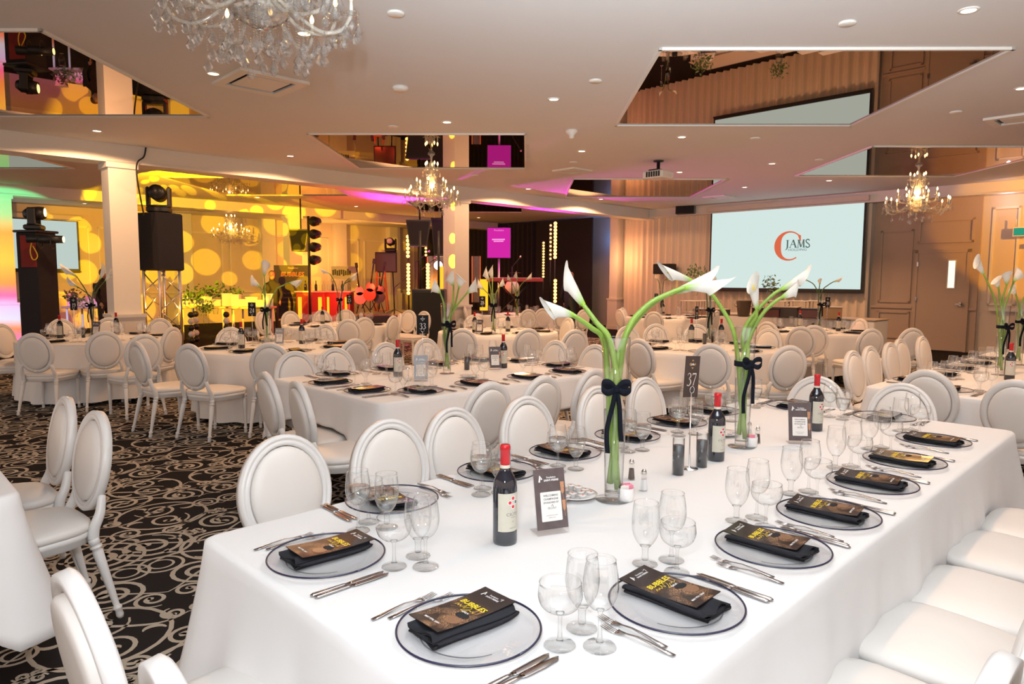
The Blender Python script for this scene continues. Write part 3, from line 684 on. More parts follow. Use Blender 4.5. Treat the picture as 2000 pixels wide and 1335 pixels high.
def round_table(u, n, R, hem, label, clabel, seed=0):
    p = RP(u, n); t = thing('round_table', label, 'table', p, 0)
    b = MB(); b.lathe([(R-.02, .715), (R-.01, .72), (R-.01, .745), (R-.02, .75)], 40); obj('tabletop', b, P('table_wood', (.30, .20, .12), .5, noise=.2), t)
    for k in range(4):
        a = k*PI/2+.5; b = MB(); b.tube([(.5*math.cos(a), .5*math.sin(a), 0), (.5*math.cos(a), .5*math.sin(a), .72)], .018, 8); obj('leg', b, m_steel, t)
    K = 128; NR = 14; vs = []; fs = []; nf = 15
    for j in range(NR):
        for i in range(K):
            a = 2*PI*i/K
            if j == 0: rr, z = R-.02, TZ
            elif j == 1: rr, z = R-.004, TZ-.003
            else:
                tt = (j-2)/(NR-3); w_ = math.sin(a*nf+1.3*math.sin(a*3+seed)+seed)
                rr = R+.006+.03*tt+(.045*w_+.02*math.sin(a*5+seed))*tt**1.3; z = TZ-.012-(TZ-.012-hem)*tt+(.015*math.sin(a*4+seed) if j == NR-1 else 0)
            vs.append((rr*math.cos(a), rr*math.sin(a), z))
    for j in range(NR-1):
        for i in range(K): fs.append((j*K+i, (j+1)*K+i, (j+1)*K+(i+1) % K, j*K+(i+1) % K))
    fs.append(tuple(range(K))); b = MB(); b.add(vs, fs, True); b.sm[-1] = False
    tag(obj('tablecloth', b, m_cloth, loc=p), clabel, 'tablecloth'); return t

A_ = (.79, 4.56, -2.240, -.760); B_ = (2.50, 4.98, -5.36, -3.82)
rect_table(*A_, .37, 'long banquet table number 37 under a white cloth in front', 'white linen cloth on long table 37 hanging over the chair seats', 1, turn=.022)
rect_table(*B_, .50, 'rectangular banquet table number 33 with a white cloth', 'creased white cloth on table 33 hanging in sharp corners', 5, .016)
rect_table(5.66, 9.6, -1.95, -.40, .45, 'long banquet table beside the door wall with peach tinted cloth', 'white cloth on the long table near the yellow lit wall', 9)
rect_table(-2.2, .44, -4.70, -3.12, .42, 'banquet table cut off at the frame edge behind two profile chairs', 'white cloth with a pointed hanging corner over the patterned carpet', 13)
RT = {'19': (2.45, -10.45), '24': (3.72, -7.82), '28': (7.35, -7.95), '29': (7.5, -4.5), '30': (11.3, -4.75), '25': (6.25, -10.9), '27': (13.0, -8.6), 'stage': (11.2, -11.6)}
desc = {'19': 'round banquet table 19 beside the plain white column', '24': 'round banquet table 24 before the lighting truss tower', '28': 'round banquet table 28 near the tall speakers', '29': 'round banquet table 29 in front of the curtain',
        '30': 'round banquet table 30 before the projection screen', '25': 'round banquet table 25 near the event poster', '27': 'far round banquet table 27 by the curtained wall', 'stage': 'far round banquet table closest to the stage drape'}
for k, (u, n) in RT.items():
    hem = .14 if k in ('29', '30') else .05
    round_table(u, n, .92, hem, desc[k], 'white cloth draped in folds over '+desc[k].replace('round banquet ', '').replace('far ', 'far '), seed=len(k)+u)

# ------------------------------------------------------------------ tableware prototypes (meshes shared by every copy)
def mesh_of(nm, mb, mat): me = mb.mesh(nm); me.materials.append(mat); return me
FOOT = [(0, .0008), (.034, .0008), (.0365, .003), (.034, .0055), (.016, .009), (.009, .014)]
def glass_meshes(kind, far=False):
    n = 14 if far else 28
    if kind == 'goblet': stem = [(.0095, .02), (.0085, .034), (.010, .050), (.016, .056)]; bowl = [(.013, .055), (.024, .066), (.035, .088), (.0395, .115), (.0385, .142), (.0345, .180)]; fs = 1.0
    elif kind == 'wine': stem = [(.0055, .02), (.0042, .045), (.0042, .078), (.009, .088)]; bowl = [(.008, .087), (.022, .094), (.034, .112), (.0395, .136), (.038, .165), (.0325, .200)]; fs = 1.02
    else: stem = [(.0055, .018), (.0042, .04), (.0045, .068), (.010, .078)]; bowl = [(.009, .077), (.028, .083), (.043, .096), (.0495, .114), (.0490, .130), (.0465, .146)]; fs = .98
    pts = smooth_path([(a, 0, b) for a, b in bowl], 2 if far else 3); bw = [(p.x, p.z) for p in pts]; r, z = bw[-1]; bw += [(r+.0009, z+.0008), (r+.0004, z+.0018), (r-.0009, z+.0012), (r-.0012, z-.002)]
    foot = [(a*fs, b) for a, b in FOOT]
    if far:
        m = MB(); m.lathe(foot+stem, n, cap=False); m.lathe(bw, n, cap=False); return mesh_of(kind+'_glass', m, m_glass)
    m1 = MB(); m1.lathe(bw, n, cap=False); m2 = MB(); m2.lathe([(foot[-1][0], foot[-1][1])]+stem, n, cap=True); m3 = MB(); m3.lathe(foot, n, cap=False)
    m4 = MB(); lv = {'goblet': 4, 'wine': 4, 'coupe': 3}[kind]; q = [(max(.0005, a-.0012), b+.002) for a, b in bw if b < [0, .125, .150, .105][[0, 'goblet', 'wine', 'coupe'].index(kind)]]
    m4.lathe([(0.0005, q[0][1])]+q+[(q[-1][0]*.96, q[-1][1]+.0004), (.0005, q[-1][1]+.0004)], n, cap=False)
    return mesh_of('bowl', m1, m_glass), mesh_of('stem', m2, m_thick), mesh_of('foot', m3, m_footg), mesh_of('water', m4, m_water)
GM = {k: glass_meshes(k) for k in ('goblet', 'wine', 'coupe')}; GF = {k: glass_meshes(k, True) for k in ('goblet', 'wine', 'coupe')}
NAMES = {'goblet': ('water_goblet', 'goblet'), 'wine': ('wine_glass', 'wine glass'), 'coupe': ('champagne_coupe', 'champagne coupe')}
def glass(kind, p, label, group, water=False, far=False):
    nm, cat = NAMES[kind]
    if far:
        o = link(bpy.data.objects.new(nm, GF[kind])); o.location = p; o.rotation_euler = (0, 0, rnd.uniform(0, 6)); return tag(o, label, cat, group)
    t = thing(nm, label, cat, p, rnd.uniform(0, 6), group); a = GM[kind]
    for q, m in (('bowl', a[0]), ('stem', a[1]), ('foot', a[2])): obj(q, m, None, t)
    if water: obj('water', a[3], None, t)
    return t
b = MB(); b.lathe([(0, .0022), (.100, .0022), (.108, .004), (.150, .0115), (.1645, .0145), (.166, .0165), (.163, .0168), (.148, .0138), (.106, .0065), (.098, .0048), (0, .0048)], 56, cap=False); ME_plate = mesh_of('plate_body', b, m_plate)
def ring_tube(R, r, z, a0=0, a1=2*PI, n=64, flat=1.):
    b = MB(); pts = [(R*math.cos(a0+(a1-a0)*i/n), R*math.sin(a0+(a1-a0)*i/n), z) for i in range(n+1)]
    rr = r if a1-a0 > 6 else [r*math.sin(PI*max(.06, min(.94, i/n)))**.4 for i in range(n+1)]
    b.tube(pts, rr, 6, flat=flat); return b
ME_rim = mesh_of('rim_line', ring_tube(.1645, .0027, .0170), m_rim); ME_arc = mesh_of('inner_line', ring_tube(.112, .0013, .0062, PI*1.06, PI*1.92, 40), m_greyprint)
# napkin: one thick cloth folded in an S, extruded along its length
path = smooth_path([(-.060, 0, .004), (0, 0, .003), (.052, 0, .004), (.062, 0, .009), (.052, 0, .0135), (0, 0, .012), (-.050, 0, .0135), (-.061, 0, .018), (-.050, 0, .0225), (-.01, 0, .020), (.03, 0, .0225), (.056, 0, .021)], 3)
b = MB(); K = len(path); LY = 9; th = .0022; vs = []; fs = []
for side_ in (1, -1):
    for j in range(LY):
        y = -.118+.236*j/(LY-1)
        for i, p in enumerate(path):
            d = (path[min(i+1, K-1)]-path[max(i-1, 0)]); nrm = Vector((-d.z, 0, d.x)).normalized()*th*side_
            w_ = 1+.05*math.sin(y*19+i*.2); bulge = (1+.22*math.sin(i*.9))*(1+.06*(abs(y)/.118)**3)
            vs.append((p.x*.92*w_+nrm.x+.004*math.sin(y*23), y+.006*math.sin(i*.7)*(1 if abs(y) > .1 else 0), max(.0005, p.z*bulge*.72+nrm.z+.002)))
for s_ in (0, 1):
    o_ = s_*K*LY
    for j in range(LY-1):
        for i in range(K-1): q = (o_+j*K+i, o_+j*K+i+1, o_+(j+1)*K+i+1, o_+(j+1)*K+i); fs.append(q if s_ == 0 else q[::-1])
o2 = K*LY
for j in (0, LY-1):
    for i in range(K-1): fs.append((j*K+i, j*K+i+1, o2+j*K+i+1, o2+j*K+i))
for i in (0, K-1):
    for j in range(LY-1): fs.append((j*K+i, (j+1)*K+i, o2+(j+1)*K+i, o2+j*K+i))
b.add(vs, fs, True); ME_nap = mesh_of('napkin', b, m_nap)
# menu card: slightly bowed folded card, its print lies on it
MW, ML = .116, .226
def mz(x, y): return .0055*(abs(y)/.114)**2.2+.0015*math.sin(x*30)
def card_grid(w_, l_, z0, nx=4, ny=12, dz=0.):
    b = MB(); vs = [(-w_/2+w_*i/nx, -l_/2+l_*j/ny, z0+mz(-w_/2+w_*i/nx, -l_/2+l_*j/ny)-dz*(i/nx)) for j in range(ny+1) for i in range(nx+1)]
    b.add(vs, [(j*(nx+1)+i, j*(nx+1)+i+1, (j+1)*(nx+1)+i+1, (j+1)*(nx+1)+i) for j in range(ny) for i in range(nx)], True); return b
b = card_grid(MW, ML, .0035); ME_menu = mesh_of('menu_cover', b, m_menu)
b = card_grid(MW, ML-.001, .0012, dz=-.001)
ex = [(-MW/2, -ML/2), (MW/2, -ML/2), (MW/2, ML/2), (-MW/2, ML/2)]
for i in range(4):
    (x0, y0), (x1, y1) = ex[i], ex[(i+1) % 4]; k = 10
    vs = []
    for j in range(k+1): x, y = x0+(x1-x0)*j/k, y0+(y1-y0)*j/k; vs += [(x, y, mz(x, y)+.001), (x, y, mz(x, y)+.0034)]
    b.add(vs, [(2*j, 2*j+2, 2*j+3, 2*j+1) for j in range(k)], True)
ME_menub = mesh_of('menu_back', b, m_black_card)
def bow(b, dz=.0042): b.v = [(x, y, mz(x, y)+dz) for x, y, _ in b.v]; return b
b = MB(); addtxt(b, 'BUBBLES', .0235, 0, .030, bold=.0005, sx=1.0, shear=.15)
scr = smooth_path([(-.040, .006, 0), (-.034, .014, 0), (-.030, .006, 0), (-.024, .013, 0), (-.020, .006, 0), (-.013, .012, 0), (-.010, .020, 0), (-.006, .004, 0), (.002, .020, 0), (.012, .016, 0), (.004, .002, 0), (-.004, -.004, 0), (.006, -.004, 0), (.016, .008, 0), (.022, .004, 0), (.027, .010, 0), (.031, .003, 0), (.040, .008, 0)], 4)
b.ribbon([(p.x, p.y) for p in scr], .0013); ME_mt = mesh_of('gold_lettering', bow(b), m_gold)
b = MB(); addtxt(b, 'Fondation', .0078, .004, .092, bold=.0001); addtxt(b, 'SAINT-PIERRE', .0078, .006, .083, bold=.0002)
b.ribbon([(-.034, .080), (-.030, .097), (-.026, .086)], .004); b.ribbon([(.026, .095), (.034, .098), (.032, .089)], .002)
addtxt(b, 'GALA', .0095, .016, -.006, bold=.0003); addtxt(b, 'MAY 9TH, 2024', .0088, -.004, -.086, bold=.0003, sx=.95); ME_mw = mesh_of('white_lettering', bow(b, .0043), m_whitep)
b = MB()
for dx in (.030, .042):                                                # the printed champagne glasses
    b.ribbon([(dx, .006), (dx+.001, .028)], [.006, .010]); b.ribbon([(dx, -.008), (dx, .006)], .0015)
b.disc((.028, -.048), .020, 18, rx=.022); ME_mg = mesh_of('printed_glasses', bow(b, .00405), P('printed_glow', (.17, .085, .045), .3, noise=1.0, nscale=420))
b = MB(); b.disc((.024, -.020), .013, 18, rx=.020); ME_mk = mesh_of('printed_shadow', bow(b, .00412), m_black_card)
def fork_mesh():
    b = MB(); pts = [(0, y, z) for y, z in [(-.095, .003), (-.07, .0045), (-.03, .009), (.0, .011), (.03, .0075), (.045, .0045), (.055, .0035)]]
    b.tube(pts, [.0065, .0068, .0045, .0032, .0034, .009, .0115], 8, flat=.28)
    for k in range(4):
        x = -.0095+k*.0063; b.tube([(x, .053, .0035), (x, .075, .0032), (x*.95, .096, .0065)], [.0022, .0018, .0008], 5, flat=.6)
    return mesh_of('fork', b, m_steel)
def knife_mesh():
    b = MB(); b.tube([(0, y, .0045) for y in (-.108, -.10, -.06, -.015, -.005)], [.004, .0085, .0075, .0062, .0045], 8, flat=.5)
    b.tube([(0, -.005, .0045), (.001, .01, .0045), (.001, .06, .0045), (0, .10, .0045), (-.004, .112, .0045)], [.0055, .0095, .0105, .0085, .001], 8, flat=.14, upv=(0, 0, 1)); return mesh_of('knife', b, m_steel)
ME_fork = fork_mesh(); ME_knife = knife_mesh()

def place_setting(p, f, where, far=0, water=False, nap=(0, 0, 0), menu=(0, 0, 0), miss=(), nomenu=False, jit=1.):
    """p: plate centre, f: unit vector the diner looks along, where: words that find this place"""
    f = Vector((f[0], f[1], 0)).normalized(); r = Vector((f.y, -f.x, 0)); rz = face(f.x, f.y); G = where[1]; wh = where[0]
    def W(x, y, z=TZ): return Vector((p[0], p[1], 0))+r*x+f*y+Vector((0, 0, z))
    j = lambda s: rnd.uniform(-s, s)*jit
    t = thing('charger_plate', 'dark-rimmed glass plate, '+wh, 'plate', W(0, 0), rz, 'glass charger plates'+G)
    obj('plate_body', ME_plate, None, t); obj('rim_line', ME_rim, None, t)
    if not far: obj('inner_line', ME_arc, None, t)
    o = link(bpy.data.objects.new('napkin', ME_nap)); a = nap[2]+j(.06); o.location = W(nap[0]+j(.008), nap[1]+j(.008), TZ+.0055); o.rotation_euler = (0, 0, rz+a); tag(o, 'charcoal napkin, '+wh, 'napkin', 'charcoal napkins'+G)
    if not nomenu:
        a = menu[2]+j(.03); t = thing('menu_card', 'dark menu card, '+wh, 'menu', W(menu[0]+j(.004), menu[1]+j(.004), TZ+.0265), rz+a, 'menu cards'+G)
        obj('cover', ME_menu, None, t); obj('back_leaf', ME_menub, None, t); obj('gold_lettering', ME_mt, None, t)
        if far < 2: obj('white_lettering', ME_mw, None, t)
        if far < 1: obj('printed_glasses', ME_mg, None, t); obj('printed_shadow', ME_mk, None, t)
    if far < 2:
        for x, y, an, nm in ((-.205, -.03, .04, 'outer'), (-.180, .0, -.02, 'inner')):
            o = link(bpy.data.objects.new('fork', ME_fork)); o.location = W(x+j(.006), y+j(.01)); o.rotation_euler = (0, 0, rz+an+j(.05)); tag(o, nm+' steel fork, '+wh, 'fork', 'forks'+G)
        for x, y, an, nm in ((.190, -.045, .0, 'inner'), (.208, -.04, -.03, 'outer')):
            o = link(bpy.data.objects.new('table_knife', ME_knife)); o.location = W(x+j(.004), y+j(.01)); o.rotation_euler = (0, 0, rz+an+j(.04)); tag(o, nm+' steel knife, '+wh, 'knife', 'knives'+G)
    for kind, x, y in (('goblet', .162, .205), ('wine', .242, .172), ('coupe', .180, .112)):
        if kind in miss: continue
        glass(kind, W(x+j(.008), y+j(.008)), {'goblet': 'water goblet, ', 'wine': 'wine glass, ', 'coupe': 'champagne coupe, '}[kind]+wh, {'goblet': 'water goblets', 'wine': 'wine glasses', 'coupe': 'champagne coupes'}[kind]+G, water and kind != 'coupe', far > 0)

# ------------------------------------------------------------------ place settings
u2 = (UU.x, UU.y); mu2 = (-UU.x, -UU.y); n2 = (NN.x, NN.y); mn2 = (-NN.x, -NN.y)
G37 = ' on table 37'; G33 = ' on table 33'
place_setting((-.531, 1.951), u2, ('near end of table 37, place toward table 33', G37), nap=(-.022, .012, .02), menu=(-.028, .030, -.06), jit=.3)
place_setting((-.095, 1.531), u2, ('near end of table 37, place toward the cushioned seats', G37), nap=(-.030, .012, -.05), menu=(-.052, .026, -.06), jit=.3)
right = [(.409, 1.665), (.783, 2.03), (1.085, 2.332), (1.426, 2.704), (1.746, 3.048), (2.116, 3.451)]
rn = [((.022, .018, .06), (.030, .042, .02)), ((.02, .01, .08), (.03, .035, .08)), ((.02, .01, .10), (.03, .02, .12)), ((.01, .01, .12), (.02, .02, .12)), ((0, .01, .05), (.01, .01, .05)), ((0, .0, .0), (.0, .0, .0))]
for k, p in enumerate(right):
    place_setting(p, mn2, ('%s place from camera, cushioned-seat side of table 37' % ORD[k], G37), nap=rn[k][0], menu=rn[k][1], jit=.4)
left = [(-.430, 2.465), (-.059, 2.846), (.248, 3.176), (.593, 3.523), (.929, 3.871), (1.23, 4.22)]
for k, p in enumerate(left):
    place_setting(p, n2, ('%s place from camera, oval-chair-back side of table 37' % ORD[k], G37), water=True, nap=(.01, -.01, rnd.uniform(-.15, .15)), menu=(.02, .0, rnd.uniform(-.25, .1)))
place_setting(RP(4.36, -1.93), mu2, ('far end of table 37, place beside the second tall vase', G37), water=True)
place_setting(RP(4.38, -1.40), mu2, ('far end of table 37, place beside the corner', G37), water=True)
# table 33
for k, q in enumerate([(2.95, -4.0), (3.47, -4.0), (4.02, -4.0), (4.52, -4.0)]):
    place_setting(RP(*q), mn2, ('%s place from camera, front side of table 33' % ORD[k], G33), far=1, water=False)
for k, q in enumerate([(2.95, -5.18), (3.47, -5.18), (4.02, -5.18), (4.52, -5.18)]):
    place_setting(RP(*q), n2, ('%s place from camera, far side of table 33' % ORD[k], G33), far=1)
for k, q in enumerate([(2.68, -4.27), (2.68, -4.79)]):
    place_setting(RP(*q), u2, ('%s place along the near end of table 33' % ORD[k], G33), far=1)
for k, q in enumerate([(4.80, -4.35), (4.80, -4.85)]):
    place_setting(RP(*q), mu2, ('%s place along the far end of table 33' % ORD[k], G33), far=1, miss=('goblet',))
GD = ' on the long table by the yellow wall'
for k, q in enumerate([(6.2, -1.76), (6.8, -1.76), (7.4, -1.76), (8.0, -1.76), (8.6, -1.76)]):
    place_setting(RP(*q), n2, ('%s place, curtain side of table by the yellow wall' % ORD[k], GD), far=1)
for k, q in enumerate([(6.1, -.6), (6.7, -.6), (7.3, -.6)]):
    place_setting(RP(*q), mn2, ('%s place, outer side of table by the yellow wall' % ORD[k], GD), far=2)
place_setting(RP(5.86, -1.45), u2, ('cut-off end of the table by the yellow wall', GD), far=1)
DIR8 = ['toward the screen', 'toward the screen and yellow wall', 'toward the yellow wall', 'toward the near tables', 'toward the camera', 'toward the beam and camera', 'toward the lit beam', 'toward the stage']
for key, (u, n) in RT.items():
    nm = 'table '+key if key != 'stage' else 'the round table by the stage'
    for k in range(8):
        a = k*PI/4+.2; d = UU*math.cos(a)+NN*math.sin(a); p = RP(u, n)+d*.70
        place_setting(p, (-d.x, -d.y), ('%s, place %s' % (nm, DIR8[k]), ' on '+nm), far=2, nomenu=key not in ('19', '24', '28', '29'), miss=() if key in ('19', '24', '28', '29') else ('coupe',))

# ------------------------------------------------------------------ chairs
C37 = 'chairs around table 37'
for k, u in enumerate([1.245, 1.735, 2.13, 2.63, 3.20, 3.72]):
    chair_at(RP(u, -2.63+.02*math.sin(k*2)), FN+[.05, -.04, .06, -.03, .02, 0][k], '%s white oval-back chair along the table 33 side of table 37' % ORD[k], C37)
for k, u in enumerate([1.40, 1.88, 2.37, 2.86, 3.36, 3.86]):
    chair_at(RP(u-(.04 if k == 0 else 0), -.235+.02*math.sin(k*3)), FmN+[.0, .05, -.04, .06, -.05, .04][k], '%s white cushioned chair seat in the row beside table 37' % ORD[k], C37)
chair_px(138, 1119, FU+.02, 'white oval-back chair seen edge-on at the near corner of table 37', C37)
chair_px(322, 1300, FU-.05, 'white chair with only its frame top showing near table 37', C37)
chair_px(1600, 734, FmU, 'white chair at the far end of table 37 behind a wine bottle', C37); chair_px(1766, 748, FmU+.04, 'white chair at the far end of table 37 behind glowing glasses', C37)
chair_px(190, 802, FmU+.08, 'white chair in profile, closer one beside the hanging cloth corner'); chair_px(130, 774, FmU+.02, 'white chair in profile, farther one beside the hanging cloth corner')
C33 = 'chairs around table 33'
for k, (x, y, d) in enumerate([(579, 743, .18), (517, 726, .12)]): chair_px(x, y, FU-d, '%s white chair at the near end of table 33 seen from behind' % ['closer', 'farther'][k], C33)
for k, (x, y) in enumerate([(957, 745), (1062, 733), (1160, 719)]): chair_px(x, y, FmN+.03*k, '%s white chair between tables 33 and 37, seen from behind' % ORD[k], C33)
for k, (x, y) in enumerate([(574, 685), (652, 678), (752, 668), (830, 660)]): chair_px(x, y, FN+.04*(k-1), '%s white chair along the far side of table 33' % ORD[k], C33)
for k, (x, y) in enumerate([(1088, 664), (1165, 672)]): chair_px(x, y, FmU, '%s white chair at the far end of table 33' % ORD[k], C33)
CD = 'chairs around the long table by the yellow wall'
for k, (x, y) in enumerate([(1664, 684), (1698, 675), (1737, 668), (1757, 661), (1800, 656)]): chair_px(x, y, FN-.05, '%s peach-lit white chair along the curtain side of the table by the yellow wall' % ORD[k], CD)
chair_px(1812, 722, FU, 'white chair seen from behind overlapping the far end of table 37', CD); chair_px(1987, 741, FU, 'white chair back cut by the frame edge beside the long table', CD)
RC = {'19': [(63, 650), (203, 646), (0, 632), (117, 622), (212, 620), (313, 621), (281, 652), (337, 638), (-45, 640)],
      '24': [(266, 666), (368, 671), (526, 669), (381, 638), (470, 640), (637, 633), (693, 661)],
      '25': [(511, 607), (566, 607), (628, 605), (675, 604), (668, 621), (712, 619), (768, 616), (723, 641), (800, 642), (755, 612), (799, 605), (829, 607)],
      '28': [(903, 641), (1032, 641), (1111, 620), (1124, 643), (905, 598), (990, 600), (880, 606)],
      '29': [(1248, 661), (1389, 671), (1543, 674), (1281, 632), (1355, 620), (1409, 635), (1504, 641), (1225, 636)],
      '30': [(1565, 637), (1597, 655), (1626, 664), (1703, 641), (1783, 640), (1660, 622), (1540, 626)],
      '27': [(1210, 603), (1250, 601), (1330, 602), (1400, 606), (1225, 618)],
      'stage': [(1060, 602), (1095, 598), (1140, 604), (1180, 606), (1155, 626), (960, 598), (1040, 600)]}
for key, l in RC.items():
    u, n = RT[key]; c = RP(u, n); nm = 'table '+key if key != 'stage' else 'the stage table'; rows = {}
    for k, (x, y) in enumerate(l):
        p = gp(x, y, CH); d = c-p; d.z = 0
        if d.length > 2.3: p = c-d.normalized()*1.5; d = c-p
        if d.length < 1.05: p = c-d.normalized()*1.12; d = c-p
        rows.setdefault(int(round((math.atan2(-d.dot(NN), -d.dot(UU)))/(PI/4))) % 8, []).append((p.length, p, face(d.x, d.y)+rnd.uniform(-.2, .2)))
    for q, r_ in rows.items():
        r_.sort(key=lambda t_: t_[0])
        for k, (_, p, rz) in enumerate(r_):
            chair_at(p, rz, ('white chair at %s, side %s' % (nm, DIR8[q]))+('' if len(r_) == 1 else ', %s from camera' % ORD[k]), 'chairs around '+nm)

# ------------------------------------------------------------------ wine bottles
def label_wrap(b, r, a0, items): b.v = [((r)*math.cos(a0+x/r), r*math.sin(a0+x/r), y) for x, y, _ in b.v]; return b
b = MB(); b.lathe([(.030, 0), (.0365, .003), (.0372, .010), (.0372, .175), (.0355, .192), (.028, .210), (.019, .224), (.0150, .236), (.0143, .250), (.0143, .262)], 32); MEb = mesh_of('bottle_body', b, m_bottle)
b = MB(); b.lathe([(.0146, .245), (.0150, .247), (.0150, .288), (.0162, .289), (.0162, .300), (.0150, .303), (.0145, .306), (0, .306)], 24, cap=False); MEc = mesh_of('capsule', b, m_red)
b = MB(); K = 20; vs = []
for i in range(K+1): a = -1.30+2.6*i/K; vs += [(.0376*math.cos(a), .0376*math.sin(a), .045), (.0376*math.cos(a), .0376*math.sin(a), .163)]
b.add(vs, [(2*i, 2*i+2, 2*i+3, 2*i+1) for i in range(K)], True); MEl = mesh_of('paper_label', b, m_label)
b = MB(); b.lathe([(.0149, .228), (.0149, .245)], 20, cap=False); b.v = [(x*1.035, y*1.035, z) for x, y, z in b.v]; MEn = mesh_of('neck_label', b, P('neck_paper', (.72, .68, .56), .6))
def curl(b, r=.0380): b.v = [(r*math.cos(x/r), r*math.sin(x/r), y) for x, y, _ in b.v]; return b
b = MB()
for x, z in ((-.011, .135), (0, .148), (.011, .135), (0, .122)): b.disc((x, z, 0), .0075, 14, rx=.0075)
MEw = mesh_of('emblem_halo', curl(b, .03775), m_whitep)
b = MB()
for x, z in ((-.011, .135), (0, .148), (0, .122)): b.disc((x, z, 0), .0054, 14, rx=.0054)
MEr = mesh_of('emblem_dots', curl(b, .0379), m_reddot)
b = MB(); b.disc((.011, .135, 0), .0054, 14, rx=.0054); addtxt(b, 'CIÙTU', .0135, .0, .098, sx=1.15); addtxt(b, 'CHIANTI', .0045, 0, .089); addtxt(b, '2021', .004, 0, .076)
b.ribbon([(-.022, .084), (.022, .084)], .0004); addtxt(b, 'AGRICOLA', .005, 0, .056); MEt = mesh_of('label_lettering', curl(b, .0379), m_greyprint)
b = MB(); addtxt(b, '2021', .008, 0, .2355); MEnt = mesh_of('neck_lettering', curl(b, .0157), m_greyprint)
def bottle(p, rz, label, far=False, grp=None):
    t = thing('wine_bottle', label, 'bottle', p, rz, grp); obj('bottle_body', MEb, None, t); obj('capsule', MEc, None, t); l = obj('paper_label', MEl, None, t); obj('neck_label', MEn, None, t)
    obj('emblem_halo', MEw, None, l); obj('emblem_dots', MEr, None, l)
    if not far: obj('label_lettering', MEt, None, l)
    return t
SOUTH = -PI/2
bottle((-.019, 2.092, TZ), SOUTH+.72, 'dark red-wine bottle with red capsule standing frontmost on table 37')
bottle((.922, 3.091, TZ), SOUTH+.52, 'dark red-wine bottle beside the number 37 sign and candles')
bottle((1.645, 3.729, TZ), SOUTH+.45, 'dark red-wine bottle at the far end before the white chair')
def bpx(x, y, label, rz=0, grp=None): p = gp(x, y, TZ); bottle(p, SOUTH+rz, label, True, grp)
bpx(777, 735, 'red-capped wine bottle beside the grey card on table 33', .5); bpx(983, 718, 'red-capped wine bottle beside the tilted card on table 33')
bpx(472, 680, 'wine bottle on table 24 near the number sign'); bpx(590, 671, 'wine bottle on table 24 beside the silver card', .1); bpx(630, 632, 'wine bottle on table 25 in front of the poster')
bpx(118, 660, 'wine bottle on table 19 before the black tower'); bpx(228, 652, 'wine bottle on table 19 in front of the white column')
bpx(927, 649, 'wine bottle on table 28 beside the number card'); bpx(992, 647, 'wine bottle on table 28 beyond the vase'); bpx(1350, 668, 'wine bottle on table 29 by the number card'); bpx(1408, 668, 'wine bottle on table 29 beyond the dark green vase')
bpx(1562, 640, 'wine bottle on table 30 by the black napkins'); bpx(1637, 646, 'wine bottle on table 30 beside the vase'); bpx(1971, 742, 'wine bottle in front of the vase at the frame edge', -.3); bpx(1295, 612, 'far wine bottle on table 27')

# ------------------------------------------------------------------ vases and calla lilies
def vase(p, label, rib=0, rim=.052, h=.60, far=False, body=None):
    t = thing('flower_vase', label, 'vase', p, 0, None); n = 16 if far else 36
    b = MB(); b.lathe([(.033, .018), (.0335, .03), (.036, .15), (.044, .40), (rim, h), (rim-.0018, h+.001), (rim-.0022, h-.002)], n, cap=False); obj('glass_body', b, m_glass, t)
    b = MB(); b.lathe([(0, .001), (.064, .001), (.065, .004), (.030, .007), (.028, .012), (.033, .016), (.033, .028), (0, .030)], n, cap=False); obj('foot', b, m_thick, t)
    b = MB(); b.lathe([(.0005, .031), (.0325, .031), (.035, .15), (.041, .335), (.0005, .336)], n, cap=False); obj('water', b, m_water, t)
    r = .0465; z = h*.70; b = MB(); b.lathe([(r, z-.013), (r+.0012, z-.012), (r+.0012, z+.012), (r, z+.013)], n, cap=False); rb_ = obj('ribbon_band', b, m_ribbon, t)
    b = MB(); a = rib; c, s_ = math.cos(a), math.sin(a); o = Vector((c*(r+.008), s_*(r+.008), z)); T = Vector((-s_, c, 0)); O = Vector((c, s_, 0))
    for sg in (-1, 1):
        pts = [o, o+T*sg*.02+Vector((0, 0, .022))+O*.006, o+T*sg*.045+Vector((0, 0, .024))+O*.010, o+T*sg*.052+Vector((0, 0, .004))+O*.010, o+T*sg*.03+Vector((0, 0, -.012))+O*.012, o]
        b.strip(smooth_path(pts, 4), (0, 0, .024))
        pts = [o, o+T*sg*.012+Vector((0, 0, -.06))+O*.004, o+T*sg*(.018 if sg > 0 else .030)+Vector((0, 0, -.15))-O*.004, o+T*sg*(.022 if sg > 0 else .026)+Vector((0, 0, -.235 if sg < 0 else -.19))-O*.008]
        b.strip(smooth_path(pts, 4), T*.017+O*.004)
    b.bbox((o.x, o.y, o.z), (.018, .018, .024), .004); bo = obj('ribbon_bow', b, m_ribbon, t)
    sd = bo.modifiers.new('s', 'SOLIDIFY'); sd.thickness = .0012
    return t
